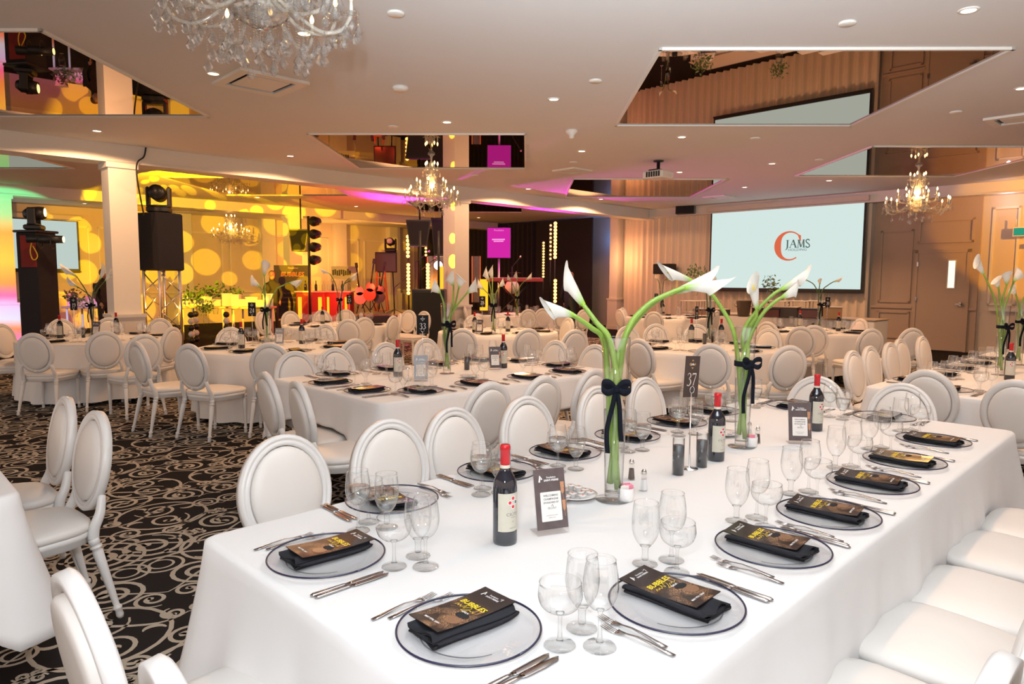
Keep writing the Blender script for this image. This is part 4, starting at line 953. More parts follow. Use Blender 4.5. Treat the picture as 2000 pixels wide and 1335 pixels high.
def lily(label, pts, tip, rad=.0085, wide=.036, grp=None, mat=None, twist=0., far=False):
    """pts: stem path ending at the base of the bloom; tip: end of the long side of the spathe"""
    t = thing('calla_lily', label, 'flower', pts[0], 0, grp); O = Vector(pts[0]); P_ = [Vector(p)-O for p in pts]; tip = Vector(tip)-O
    sp = smooth_path(P_, 5); b = MB(); K = len(sp)
    b.tube(sp, [rad*(1.25-.45*i/(K-1)) for i in range(K)], 8); obj('stem', b, mat or m_stem, t)
    B = sp[-1]; D = tip-B; L_ = D.length; D.normalize(); pv = (sp[-1]-sp[-3]).normalized()
    side = D.cross(Vector((0, 0, 1))); side = side.normalized() if side.length > .2 else Vector((1, 0, 0)); upv = side.cross(D).normalized()
    q = Matrix.Rotation(twist, 3, D); side = q @ side; upv = q @ upv
    b = MB(); n = 14 if far else 28; R_ = 8 if far else 16; vs = []; al = []
    for j in range(R_+1):
        s_ = j/R_; r = rad*.85+(wide*.80-rad*.85)*min(1, s_*1.25)**.85+.20*wide*max(0, (s_-.78)/.22)**2
        for i in range(n):
            a = 2*PI*i/n; ln = L_*(.74+.26*math.cos(a)); curl_ = .22*wide*max(0, s_-.86)/.14
            x = B+D*(ln*s_-curl_*.4)+upv*(math.cos(a)*(r+curl_*.6))+side*(math.sin(a)*(r*.92+curl_*.7)); x += (pv-D)*(L_*.25*s_*(1-s_))
            vs.append(x); al.append(s_)
    fs = [(j*n+i, j*n+(i+1) % n, (j+1)*n+(i+1) % n, (j+1)*n+i) for j in range(R_) for i in range(n)]
    b.add(vs, fs, True); me = b.mesh('bloom'); me.materials.append(m_petal); at_ = me.attributes.new('along', 'FLOAT', 'POINT'); at_.data.foreach_set('value', al)
    o = link(bpy.data.objects.new('bloom', me)); o.parent = t
    if not far:
        b = MB(); b.tube([B+D*L_*.15, B+D*L_*.45, B+D*L_*.66], [.004, .0055, .003], 7); obj('spadix', b, m_gold, t)
    return t
def vgroup(base, items, what, h=.60, mat=None, rad=.0085, wide=.036, far=False, Y=None, rib=SOUTH, names=None):
    p = Vector(base); vase(p, 'tall slim glass vase with black ribbon bow, '+what, rib=rib, h=h, far=far)
    for k, (mids, bs, tp) in enumerate(items):
        a = k*2.4; c = p+Vector((.016*math.cos(a), .016*math.sin(a), .040+.02*k)); m = p+Vector((.024*math.cos(a+2.6), .020*math.sin(a+2.6), h*.62))
        pts = [c, m]+[at(x, y, p.y+dy) for x, y, dy in mids]+[at(bs[0], bs[1], p.y+bs[2])]
        nm = names[k] if names else ORD[k]+' white calla lily in the vase '+what
        lily(nm, pts, at(tp[0], tp[1], p.y+tp[2]), rad=rad, wide=wide, mat=mat, far=far, grp=None)
vgroup((.377, 2.516, TZ), [
    ([(1180, 668, .01), (1155, 640, -.02)], (1119, 615, -.04), (1049, 597, -.08)),
    ([(1192, 668, -.01), (1165, 630, .0)], (1140, 596, .02), (1092, 516, .05)),
    ([(1222, 655, .0), (1262, 598, .02), (1310, 572, .04)], (1338, 562, .05), (1440, 557, .02)),
    ([(1218, 665, .02), (1255, 610, .05), (1290, 582, .08)], (1318, 570, .10), (1408, 534, .16))],
    'standing frontmost on table 37', rib=SOUTH-.1, wide=.029, rad=.0105, names=['white calla lily pointing sideways from the front vase', 'tall open calla lily rising straight from the front vase', 'white calla lily arching over table 37', 'white calla lily behind the long arching bloom'])
vgroup((1.121, 3.346, TZ), [
    ([(1432, 645, .0), (1398, 585, .02), (1375, 560, .03)], (1350, 547, .04), (1279, 523, .0)),
    ([(1462, 650, .0), (1476, 620, -.03)], (1478, 603, -.04), (1468, 532, -.06)),
    ([(1452, 650, .02), (1480, 605, .03), (1510, 575, .04)], (1526, 565, .05), (1590, 528, .06)),
    ([(1466, 655, .0), (1490, 612, .0), (1515, 588, .0)], (1528, 580, .0), (1568, 556, -.02))],
    'second one on table 37', h=.585, rib=SOUTH+.25, wide=.030, rad=.0098, names=['small calla lily drooping from the second vase', 'pale upright calla lily before the screen edge', 'long calla lily slanting before the screen', 'short calla lily under the long slanting one'])
vgroup(gp(873, 729, TZ), [([(868, 600, 0)], (860, 572, 0), (840, 551, .0)), ([(884, 590, 0)], (886, 558, .1), (874, 528, .1)), ([(890, 590, 0)], (896, 562, -.05), (902, 533, -.05)), ([(890, 600, 0)], (912, 572, 0), (938, 549, 0))], 'on table 33', far=True, wide=.05, rib=SOUTH+.6)
vgroup(gp(522, 672, TZ), [([(518, 568, 0)], (516, 540, 0), (520, 507, 0)), ([(516, 575, 0)], (508, 560, 0), (486, 543, 0)), ([(538, 568, 0), (555, 556, 0)], (565, 552, 0), (593, 553, 0))], 'on table 24', far=True, wide=.05)
vgroup(gp(182, 655, TZ), [([(172, 575, 0)], (150, 540, 0), (115, 520, 0)), ([(182, 570, 0)], (195, 545, 0), (205, 515, 0)), ([(178, 580, 0)], (152, 560, 0), (128, 545, 0)), ([(188, 570, 0)], (205, 548, 0), (222, 528, 0))], 'on table 19', far=True, mat=m_stemd, wide=.04)
vgroup(gp(665, 634, TZ), [([(655, 555, 0)], (645, 535, 0), (622, 526, 0)), ([(672, 555, 0)], (682, 543, 0), (700, 534, 0)), ([(670, 558, 0)], (685, 548, 0), (698, 541, 0))], 'on table 25', far=True, mat=m_stemd, wide=.03, h=.62)
vgroup(gp(964, 652, TZ), [([(960, 575, 0)], (955, 548, 0), (943, 522, 0)), ([(962, 570, 0)], (962, 545, .1), (956, 517, .1)), ([(968, 575, 0)], (975, 560, 0), (988, 545, 0)), ([(958, 580, 0)], (945, 565, 0), (928, 548, 0))], 'on table 28', far=True, wide=.05)
vgroup(gp(1010, 620, TZ), [([(1008, 560, 0)], (1010, 545, 0), (1004, 530, 0)), ([(1015, 560, 0)], (1028, 546, 0), (1042, 535, 0)), ([(1004, 560, 0)], (998, 548, 0), (988, 538, 0))], 'on the far table by the stage', far=True, wide=.05)
vgroup(gp(1384, 668, TZ), [([(1380, 575, 0)], (1372, 555, 0), (1362, 538, 0)), ([(1388, 570, 0)], (1392, 552, 0), (1398, 534, 0)), ([(1386, 572, 0)], (1382, 556, 0), (1380, 540, 0))], 'dark green stems, on table 29', far=True, mat=m_stemd, wide=.03)
vgroup(gp(1600, 645, TZ), [([(1598, 575, 0), (1590, 556, 0)], (1578, 548, 0), (1560, 540, 0)), ([(1600, 570, 0)], (1601, 556, 0), (1601, 543, 0)), ([(1606, 568, 0), (1618, 556, 0)], (1628, 550, 0), (1647, 544, 0))], 'on table 30', far=True, mat=m_stemd, wide=.03)
vgroup(gp(1292, 616, TZ), [([(1288, 555, 0)], (1284, 545, 0), (1278, 536, 0)), ([(1296, 550, 0)], (1304, 546, 0), (1314, 541, 0))], 'on far table 27', far=True, mat=m_stemd, wide=.03)
vgroup(gp(1952, 732, TZ), [([(1944, 590, 0)], (1922, 536, 0), (1902, 500, 0)), ([(1954, 590, 0)], (1950, 562, 0), (1944, 540, 0)), ([(1958, 590, 0)], (1966, 556, 0), (1966, 528, 0)), ([(1962, 600, 0)], (1980, 550, 0), (1995, 526, 0))], 'on the long table by the yellow wall', far=True, wide=.04, rib=SOUTH+.2)
vgroup(gp(1988, 712, TZ), [([(1990, 600, 0)], (1984, 575, 0), (1974, 560, 0)), ([(1994, 600, 0)], (2005, 570, 0), (2015, 550, 0))], 'cut by the frame edge', far=True, wide=.04)

# ------------------------------------------------------------------ table number signs
DG = {'1': [([(0, .30), (.10, .40), (.10, -.40)], [.02, .10, .10]), ([(.0, -.40), (.20, -.40)], .04)],
      '2': [([(-.17, .24), (-.14, .36), (.0, .42), (.14, .34), (.14, .18), (.02, -.05), (-.17, -.34)], [.05, .05, .05, .08, .10, .08, .03]), ([(-.19, -.36), (.15, -.36), (.20, -.22)], [.10, .09, .02])],
      '3': [([(-.17, .28), (-.10, .39), (.02, .42), (.13, .33), (.12, .17), (-.02, .06), (.12, -.04), (.17, -.20), (.08, -.36), (-.06, -.42), (-.19, -.36)], [.03, .04, .05, .09, .08, .03, .08, .11, .07, .05, .07])],
      '4': [([(.08, .42), (-.20, -.15)], .035), ([(-.20, -.15), (.22, -.15)], .055), ([(.09, .42), (.09, -.40)], .10)],
      '5': [([(.16, .39), (-.10, .39)], .09), ([(-.10, .40), (-.15, .05)], .03), ([(-.15, .06), (.0, .12), (.14, .02), (.16, -.16), (.06, -.34), (-.08, -.41), (-.18, -.37)], [.03, .05, .08, .11, .08, .05, .06])],
      '7': [([(-.18, .26), (-.16, .38), (.20, .38)], [.03, .09, .10]), ([(.20, .36), (.06, .0), (-.08, -.42)], [.04, .06, .07])],
      '8': [([(0, .42), (-.13, .34), (-.13, .18), (.0, .06), (.15, -.10), (.15, -.30), (0, -.42), (-.15, -.30), (-.15, -.12), (0, .04), (.12, .18), (.12, .34), (0, .42)], [.04, .07, .08, .07, .09, .09, .04, .08, .08, .05, .06, .06, .04])],
      '9': [([(.0, .42), (-.15, .32), (-.16, .14), (-.04, .0), (.10, .06), (.15, .22), (.10, .38), (0, .42)], [.04, .08, .10, .05, .05, .09, .06, .04]), ([(.16, .20), (.14, -.10), (.02, -.32), (-.14, -.41)], [.09, .10, .07, .03])],
      '0': [([(0, .42), (-.13, .28), (-.17, 0), (-.13, -.28), (0, -.42), (.13, -.28), (.17, 0), (.13, .28), (0, .42)], [.04, .08, .11, .08, .04, .08, .11, .08, .04])]}
def digits(b, s_, h, cx, cy):
    w_ = .50*h
    for k, ch in enumerate(s_):
        ox = cx+(k-(len(s_)-1)/2)*w_
        for pts, wd in DG[ch]:
            sp = smooth_path([(x, y, 0) for x, y in pts], 3) if len(pts) > 3 else [Vector((x, y, 0)) for x, y in pts]
            if isinstance(wd, list):
                K = len(sp); ww = []
                for i in range(K):
                    t_ = i/(K-1)*(len(wd)-1); a = int(t_); ww.append((wd[a]*(1-(t_-a))+wd[min(a+1, len(wd)-1)]*(t_-a))*h)
            else: ww = wd*h
            b.ribbon([(ox+p.x*h, cy+p.y*h) for p in sp], ww)
    return b
def sign(p, num, ztop, rz, label, hc=.175, wc=.092, tilt=0., near=False):
    """p: foot on the table, ztop: top of the card above the table"""
    t = thing('table_number', label, 'table number', p, rz)
    zc = ztop-hc/2; b = MB(); b.lathe([(.0, 0), (.038, 0), (.038, .003), (.010, .008), (.0028, .012), (.0028, zc-hc*.40)], 18, cap=False); obj('stand', b, m_chrome, t)
    b = MB(); R = .014; zz = zc-hc*.40+R; b.tube([(R*math.cos(q*PI/9), -.004, zz+R*math.sin(q*PI/9)) for q in range(19)], .0016, 6); obj('ring_clip', b, m_chrome, t)
    rot = Matrix.Rotation(tilt, 4, 'Y') @ Matrix.Rotation(PI/2, 4, 'X')
    def card(nm, b, m, par, y): me = b.mesh(nm); me.materials.append(m); o = link(bpy.data.objects.new(nm, me)); o.parent = par; o.matrix_local = Matrix.Translation((0, y, zc)) @ rot; return o
    b = MB(); b.box((0, 0, 0), (wc, hc, .0016)); c = card('card', b, m_brownp if near else m_black_card, t, 0)
    b = digits(MB(), num, hc*.36, 0, -.012 if near else -.015); o = card('numeral', b, m_cream if near else m_whitep, t, -.0012)
    b = MB()
    for q in range(4):
        a = q*PI/2; R = hc*.085; cx_, cy_ = R*1.1*math.cos(a), hc*.30+R*1.1*math.sin(a)
        b.ribbon([(cx_+R*.5*math.cos(a+2), cy_+R*.5*math.sin(a+2)), (cx_, cy_), (cx_+R*.5*math.cos(a-2), cy_+R*.5*math.sin(a-2))], .002); b.disc((cx_, cy_, 0), R*.25, 8, rx=R*.25)
    card('emblem', b, P('gold_ink', (.55, .30, .06), .4) if near else m_whitep, t, -.0012)
    b = MB(); addtxt(b, 'Julia', hc*.075, 0, hc*.30, bold=.0004); card('emblem_lettering', b, m_whitep, t, -.0014); return t
sign(Vector((.764, 2.943, TZ)), '37', .487, .62, 'brown number 37 card on a chrome ring stand', tilt=.07, near=True)
def spx(x, y, num, ytop, what, rz=0., sc_=1.):
    p = gp(x, y, TZ); zt = at(x, ytop, p.y).z-TZ; sign(p, num, zt, rz, what, hc=.165*sc_, wc=.092*sc_ if num not in ('33',) else .105)
spx(826, 722, '33', 615, 'black number 33 card standing behind the silver card', .05); spx(494, 675, '24', 590, 'black number 24 card near the vase')
spx(147, 660, '19', 581, 'black number 19 card near the column'); spx(683, 634, '25', 575, 'small black number 25 card beside dark stems', 0); spx(942, 650, '28', 578, 'black number 28 card near the vase')
spx(1359, 670, '29', 598, 'black number 29 card angled beside the green vase', .9); spx(1614, 645, '30', 580, 'black number 30 card behind the vase', .3); spx(1281, 612, '27', 573, 'far black number 27 card', .2)

# ------------------------------------------------------------------ cards in clear stands
def stand_card(p, rz, label, grey=False, lean=.22):
    t = thing('sponsor_card', label, 'card', p, rz); wd, h = .108, .205
    rot = Matrix.Rotation(PI/2-lean, 4, 'X')
    def put(nm, b, m, dz): me = b.mesh(nm); me.materials.append(m); o = link(bpy.data.objects.new(nm, me)); o.parent = t; o.matrix_local = Matrix.Translation((0, 0, .003)) @ rot @ Matrix.Translation((0, h/2, dz)); return o
    b = MB(); b.box((0, 0, -.002), (wd+.004, h+.004, .003)); put('clear_stand', b, m_plate, 0)
    b = MB(); b.box((0, 0, 0), (.104, .07, .0025)); o = obj('stand_foot', b, m_plate, t, loc=(0, .035, .002))
    b = MB(); b.box((0, .008, 0), (wd, h-.016, .001)); put('printed_card', b, P('silver_card', (.30, .32, .35), .25) if grey else m_menu if False else P('dark_card', (.075, .055, .055), .3, noise=.5, nscale=30), 0)
    b = MB(); b.add([(-.034, -.062, 0), (.034, -.062, 0), (.036, -.060, 0), (.036, .028, 0), (.034, .030, 0), (-.034, .030, 0), (-.036, .028, 0), (-.036, -.060, 0)], [tuple(range(8))], False); put('pale_panel', b, m_paper, .0012)
    b = MB(); addtxt(b, 'WELCOMING', .0085, 0, .018, bold=.0002); addtxt(b, 'CHAMPAGNE', .0085, 0, .007, bold=.0002); addtxt(b, 'SPONSORED BY', .0075, 0, -.004, bold=.0002); addtxt(b, 'PEONY', .0095, .002, -.022); addtxt(b, 'FOUNDATION SAINT', .0042, 0, -.044); addtxt(b, 'PIERRE GALA', .0042, 0, -.051)
    b.ribbon([(.0, -.016), (.004, -.010), (.007, -.018)], .002); put('dark_lettering', b, m_greyprint, .0016)
    b = MB(); addtxt(b, 'Fondation', .008, .006, .075, bold=.0002); addtxt(b, 'SAINT-PIERRE', .0085, .006, .066, bold=.0003); b.ribbon([(-.036, .062), (-.032, .082), (-.027, .070)], .006); put('white_lettering', b, m_whitep, .0014)
    b = MB()
    for cx, cy, s_ in ((.044, .030, 1), (.046, -.025, .9)):
        b.add([(cx-.008*s_, cy+.028*s_, 0), (cx-.006*s_, cy-.004*s_, 0), (cx-.001*s_, cy-.012*s_, 0), (cx+.004*s_, cy-.004*s_, 0), (cx+.006*s_, cy+.028*s_, 0)], [(0, 1, 2, 3, 4)], False); b.ribbon([(cx, cy-.012*s_), (cx, cy-.03*s_)], .0012)
    put('printed_glasses', b, P('printed_amber', (.42, .20, .11), .3, noise=.5, nscale=150), .0011); return t
stand_card(Vector((.135, 2.155, TZ)), .38, 'dark sponsor card in a clear stand beside the front wine bottle')
stand_card(gp(1563, 868, TZ), -.12, 'brown sponsor card in a clear stand before the far wine bottle')
stand_card(gp(822, 745, TZ), .1, 'silvery reflecting card in a clear stand on table 33', grey=True); stand_card(gp(968, 722, TZ), .25, 'brown card leaning beside a bottle on table 33')
stand_card(gp(545, 674, TZ), .0, 'pale shiny card on table 24 beside the vase', grey=True); stand_card(gp(936, 651, TZ), -.1, 'brown card on table 28 before the vase'); stand_card(gp(186, 657, TZ), 0, 'dark card on table 19 before the vase')

# ------------------------------------------------------------------ small things on table 37
def cyl_candle(p, h, fill, label):
    t = thing('candle_holder', label, 'candle holder', p, 0); b = MB(); b.lathe([(.021, .0), (.0245, .001), (.0245, h), (.0235, h), (.0230, h*fill)], 24, cap=False); obj('glass_tube', b, m_thick, t)
    b = MB(); b.lathe([(0, .002), (.0238, .002), (.0238, h*fill), (0, h*fill)], 24, cap=False); obj('dark_filling', b, P('smoked_filling', (.055, .055, .06), .25), t)
cyl_candle(gp(1324, 926, TZ), .155, .80, 'tall cylinder holder with dark filling before the sign stand'); cyl_candle(gp(1370, 911, TZ), .150, .78, 'tall cylinder holder with dark filling between sign and bottle')
cyl_candle(gp(912, 722, TZ), .15, .8, 'dark-filled cylinder holder on table 33'); cyl_candle(gp(1376, 672, TZ), .15, .9, 'dark cylinder holder before the vase on table 29'); cyl_candle(gp(1393, 668, TZ), .15, .9, 'dark cylinder holder beyond the vase on table 29'); cyl_candle(gp(1587, 646, TZ), .15, .9, 'dark cylinder holder on table 30'); cyl_candle(gp(902, 650, TZ), .15, .9, 'dark cylinder holder on table 28')
cyl_candle(gp(163, 659, TZ), .15, .9, 'dark cylinder holder on table 19 near the vase')
def shaker(p, fillmat, label):
    t = thing('shaker', label, 'shaker', p, .3); b = MB(); b.lathe([(.017, 0), (.0175, .003), (.010, .062), (.009, .066)], 6, smooth=False, cap=False); obj('glass_body', b, m_thick, t)
    b = MB(); b.lathe([(0, .005), (.0145, .005), (.0105, .046), (0, .046)], 6, smooth=False, cap=False); obj('filling', b, fillmat, t)
    b = MB(); b.lathe([(.0105, .064), (.0115, .066), (.0115, .070), (.009, .080), (.003, .086), (0, .087)], 14, cap=False); obj('cap', b, m_chrome, t)
m_pep = P('pepper_grain', (.09, .06, .05), .9, noise=.6, nscale=900); m_salt = P('salt_grain', (.85, .85, .85), .8)
shaker(gp(1233, 936, TZ), m_pep, 'glass pepper shaker with chrome cap behind the sweetener pot'); shaker(gp(1257, 958, TZ), m_salt, 'glass salt shaker with chrome cap beside the front vase')
shaker(gp(1479, 865, TZ), m_pep, 'pepper shaker beside the second vase'); shaker(gp(1463, 855, TZ), m_salt, 'salt shaker behind the second vase')
def pot(p, label, cols):
    t = thing('sweetener_pot', label, 'sugar pot', p, .4); b = MB(); b.lathe([(0, .001), (.026, .001), (.028, .006), (.030, .050), (.0285, .050), (.027, .006), (0, .006)], 28, cap=False); obj('white_pot', b, P('white_china', (.86, .85, .84), .2), t)
    for k in range(7):
        b = MB(); a = rnd.uniform(0, 3); b.bbox((rnd.uniform(-.012, .012), -.016+.005*k, .040), (.032, .003, .045), .001); o = obj('sweetener_packet', b, cols[k % len(cols)], t); o.rotation_euler = (rnd.uniform(-.1, .1), 0, rnd.uniform(-.3, .3))
m_pk = [P('packet_pink', (.80, .25, .35), .6), P('packet_white', (.85, .83, .78), .6), P('packet_yellow', (.80, .65, .15), .6)]
pot(gp(1222, 977, TZ), 'white pot of sweetener packets beside the front vase', m_pk[:2]); pot(gp(1467, 872, TZ), 'white pot of sweetener packets beside the second vase', m_pk)
def saucer(p, label, cnt=11):
    t = thing('saucer', label, 'saucer', p, 0); b = MB(); b.lathe([(0, .003), (.035, .003), (.058, .010), (.080, .017), (.081, .019), (.055, .013), (.03, .006), (0, .006)], 40, cap=False); obj('china_body', b, P('white_china', (.86, .85, .84), .2), t)
    r = random.Random(3); done = []
    for k in range(200):
        a, d = r.uniform(0, 6.28), .060*math.sqrt(r.random()); x, y = d*math.cos(a), d*math.sin(a); lv = 0
        if all(math.hypot(x-q, y-w_) > .031 for q, w_, l in done if l == 0): pass
        elif len([1 for q in done if q[2] == 0]) > 7 and all(math.hypot(x-q, y-w_) > .031 for q, w_, l in done if l == 1) and d < .035: lv = 1
        else: continue
        done.append((x, y, lv)); cp = thing('creamer_cup', 'small sealed creamer cup on the white saucer', 'creamer', Vector(p)+Vector((x, y, .007+lv*.018)), a, label[:0]+'creamer cups on the saucers')
        b = MB(); b.lathe([(0, 0), (.010, 0), (.0125, .014), (.0155, .015)], 16, cap=False); obj('cup_body', b, m_salt, cp); b = MB(); b.lathe([(.0158, .015), (.0158, .0158), (0, .0162)], 16, cap=False); b2 = obj('foil_lid', b, m_paper, cp)
        b = MB(); b.disc((.003, 0, .0168), .004, 8); obj('red_print', b, m_reddot, b2)
        if len(done) >= cnt: break
saucer(gp(1124, 972, TZ), 'white saucer heaped with creamer cups by the front vase'); saucer(gp(1413, 850, TZ), 'small saucer of creamers by the second vase', 6); saucer(gp(917, 737, TZ), 'small saucer of creamers on table 33', 7)

# ------------------------------------------------------------------ chandeliers
m_garm = glassy('glass_arm', clear=(.92, .90, .86), edge=.25, refl=.9, rough=.06, body=.22, bodycol=(1, .95, .86))
m_gold_c = P('gilt_metal', (.75, .48, .16), .25, metal=1.0)
def facet_drop(b, c, h, w_):
    b.lathe([(0, 0), (w_*.5, -h*.28), (w_, -h*.62), (w_*.55, -h*.88), (0, -h)], 6, c=c, smooth=False, cap=False)
def chandelier(label, loc, R, near=False, S_=1.0):
    t = thing('crystal_chandelier', label, 'chandelier', loc, .2); n = 16
    t.scale = (S_, S_, S_)
    b = MB(); b.lathe([(.055, 0), (.06, -.02), (.02, -.05), (.014, -.12), (.035, -.17), (.045, -.22), (.015, -.27), (.018, -.34), (.05, -.42), (.06, -.50), (.02, -.56), (.03, -.62), (.09, -.70), (.11, -.76), (.06, -.80), (.03, -.84)], n); obj('glass_stem', b, m_garm, t)
    b = MB(); b.lathe([(.03, -.79), (.12, -.785), (.17, -.77), (.165, -.79), (.11, -.83), (.05, -.86), (.0, -.87)], 18, smooth=False, cap=False); obj('centre_bowl', b, m_crystal, t)
    b = MB(); b.tube([(0, 0, -.86), (0, 0, -.89)], .006, 6); b.lathe([(.025, -.872), (.028, -.88), (.0, -.884)], 12); obj('chrome_finial', b, m_chrome, t)
    def chain(b, p0, p1, sag, k, r):
        for i in range(k+1):
            s_ = i/k; q = Vector(p0).lerp(Vector(p1), s_); q.z -= sag*4*s_*(1-s_); b.lathe([(0, r), (r, 0), (0, -r)], 5, c=q, smooth=False, cap=False)
    def arm(a, R_, z, zr, drops, rr):
        c, s_ = math.cos(a), math.sin(a); P3 = lambda r, h: (r*c, r*s_, h)
        b = MB(); b.tube(smooth_path([P3(.05, zr), P3(R_*.22, zr+.05), P3(R_*.45, zr-.05), P3(R_*.68, z-.115), P3(R_*.9, z-.09), P3(R_, z)], 4), rr, 7 if near else 5); A = obj('arm', b, m_garm, t)
        b = MB(); b.lathe([(.012, z-.01), (.035, z+.0), (.05, z+.012), (.047, z+.014), (.012, z+.004)], 12, c=(R_*c, R_*s_, 0), cap=False); obj('drip_cup', b, m_crystal, A)
        b = MB(); b.lathe([(.012, z+.002), (.0115, z+.085), (0, z+.086)], 8, c=(R_*c, R_*s_, 0)); obj('candle_tube', b, m_cream, A)
        b = MB(); b.lathe([(.006, z+.086), (.0145, z+.105), (.012, z+.125), (.0, z+.150)], 8, c=(R_*c, R_*s_, 0)); obj('flame_bulb', b, m_bulb, A)
        for k in range(drops):
            q = 2*PI*k/drops+a+.3; x, y = R_*c+.047*math.cos(q), R_*s_+.047*math.sin(q); L_ = (.035, .09, .05, .13, .07)[k % 5] if near else (.03, .06, .045)[k % 3]
            b = MB(); chain(b, (x, y, z+.008), (x, y, z-L_), 0, max(2, int(L_/.014)), .0055 if near else .006); h = (.075, .06)[k % 2]; facet_drop(b, (x, y, z-L_-.004), h*(1.15 if near else 1), .027 if near else .018); obj('pendant', b, m_crystal, A)
    N1 = 12; N2 = 6
    for k in range(N1): arm(2*PI*k/N1, R*(.93 if k % 2 else 1.0), -.70 if k % 2 else -.745, -.74, 7 if near else 3, .013)
    for k in range(N2): arm(2*PI*k/N2+.25, R*.58, -.56, -.62, 6 if near else 3, .011)
    for k in range(5): arm(2*PI*k/5+.1, R*.24, -.28, -.30, 2, .008)
    K = 10
    for k in range(K):
        a = 2*PI*k/K; b = MB(); chain(b, (.05*math.cos(a), .05*math.sin(a), -.16), (R*.27*math.cos(a), R*.27*math.sin(a), -.62), .05, 26, .007); obj('bead_chain', b, m_crystal, t)
    K = 44 if near else 16
    for k in range(K):
        a = 2*PI*k/K+.07; r = R*(.30, .52, .72, .42)[k % 4]; z0 = -.80 if r < R*.6 else -.79; L_ = (.09, .14, .11, .17, .06)[k % 5]+(.04 if near else 0)
        b = MB(); chain(b, (r*math.cos(a), r*math.sin(a), z0), (r*math.cos(a), r*math.sin(a), z0-L_), 0, int(L_/.015), .0065); facet_drop(b, (r*math.cos(a), r*math.sin(a), z0-L_-.005), .088 if near else .078, .030 if near else .020); obj('hanging_drop', b, m_crystal, t)
    b = MB(); chain(b, (0, 0, -.89), (0, 0, -1.0+.06), 0, 5, .008); b.lathe([(0, -.935), (.02, -.945), (.027, -.965), (.02, -.985), (0, -.995)], 8, smooth=False, cap=False); obj('centre_ball', b, m_crystal, t)
    return t
c1 = RP(1.74, -3.8, CEIL+.045); c2 = RP(7.27, -9.52, CEIL-.002); c3 = RP(14.1, -4.15, CEIL-.002)
chandelier('large crystal chandelier cut by the top edge with hanging drops', c1, .54, True, .9)
chandelier('glowing crystal chandelier hanging in front of the slim column', c2, .44); chandelier('glowing crystal chandelier hanging between the screen and yellow wall', c3, .53)
far_ch = chandelier('distant chandelier against the yellow dotted wall', RP(8.9, -21.9, CEIL), .55)
for p, e in ((c2, 16), (c3, 34), (RP(8.9, -21.9, CEIL), 20)):
    lamp('chandelier_glow', 'POINT', Vector(p)+Vector((0, 0, -.55)), e, (1, .55, .18), shadow_soft_size=.03)

# ------------------------------------------------------------------ lighting towers, speakers and the stage
def bxy(nm, x0, y0, x1, y1, Y, d, mat, parent=None, r=.01):    # a box seen between two picture corners at depth Y
    a = at(x0, y1, Y); c = at(x1, y0, Y); p = (a+c)/2; b = MB(); b.bbox((0, 0, 0), (abs(c.x-a.x), d, abs(c.z-a.z)), r)
    o = obj(nm, b, mat, parent); o.location = (p.x, p.y+d/2, p.z); return o
def moving_head(p, s, rz, label, beam=m_lens):
    t = thing('moving_head_light', label, 'stage light', p, rz); b = MB(); b.bbox((0, 0, .05*s), (.34*s, .30*s, .10*s), .02); obj('base', b, m_black, t)
    b = MB()
    for sg in (-1, 1): b.bbox((sg*.165*s, 0, .26*s), (.05*s, .14*s, .34*s), .02)
    b.bbox((0, 0, .11*s), (.36*s, .16*s, .04*s), .01); obj('yoke', b, m_black, t)
    b = MB(); b.tube([(0, -.19*s, .34*s), (0, -.10*s, .33*s), (0, .08*s, .31*s), (0, .17*s, .30*s)], [.115*s, .13*s, .13*s, .07*s], 16); h = obj('lamp_head', b, m_black, t)
    b = MB(); b.tube([(0, -.192*s, .34*s), (0, -.198*s, .34*s)], .09*s, 16); obj('lens', b, beam, h); return t
m_truss = P('truss_aluminium', (.62, .60, .58), .28, metal=1.0)
def truss(t, x, y, z0, z1, w_, mat=m_truss, seg=.30):
    pts = [(x-w_/2, y-w_/2), (x+w_/2, y-w_/2), (x+w_/2, y+w_/2), (x-w_/2, y+w_/2)]
    for a, c in pts: b = MB(); b.tube([(a, c, z0), (a, c, z1)], .025, 8); obj('chord', b, mat, t)
    b = MB(); k = int((z1-z0)/seg)
    for i in range(4):
        p, q = pts[i], pts[(i+1) % 4]
        for j in range(k):
            za, zb = z0+(z1-z0)*j/k, z0+(z1-z0)*(j+1)/k; p_, q_ = (p, q) if j % 2 else (q, p); b.tube([(p_[0], p_[1], za), (q_[0], q_[1], zb)], .010, 6)
    obj('braces', b, mat, t)
# tower with the covered head, beside the column
p = at(317, 560, 12.2); t = thing('lighting_tower', 'aluminium truss tower with its upper half wrapped in black cloth', 'truss tower', (p.x, p.y, 0), -.45)
truss(t, 0, 0, 0, 2.62, .40); b = MB(); b.bbox((0, 0, 2.17), (.52, .52, .98), .02); obj('black_cover', b, m_drape, t); b = MB(); b.bbox((0, 0, .02), (.8, .8, .04), .01); obj('base_plate', b, m_black, t)
moving_head((p.x, p.y, 2.67), 1.02, .2, 'black moving head lamp on top of the wrapped truss tower', m_black)
p = at(76, 560, 11.8); t = thing('lighting_tower', 'black wrapped tower with a red lit top near the frame edge', 'truss tower', (p.x, p.y, 0), -.2)
b = MB(); b.bbox((0, 0, 1.15), (.40, .40, 2.3), .02); obj('black_cover', b, m_drape, t); b = MB(); b.bbox((.04, -.205, 1.98), (.30, .012, .52), .004); obj('red_light_patch', b, P('red_lit_cloth', (.22, .02, .015), .9), t); b = MB(); b.bbox((0, 0, 2.31), (.46, .46, .04), .01); obj('top_plate', b, m_black, t)  # thin red panel paints the red light falling on the black cover
moving_head((p.x-.02, p.y, 2.34), .85, 1.9, 'moving head lamp with a yellow lens on the red-lit tower')
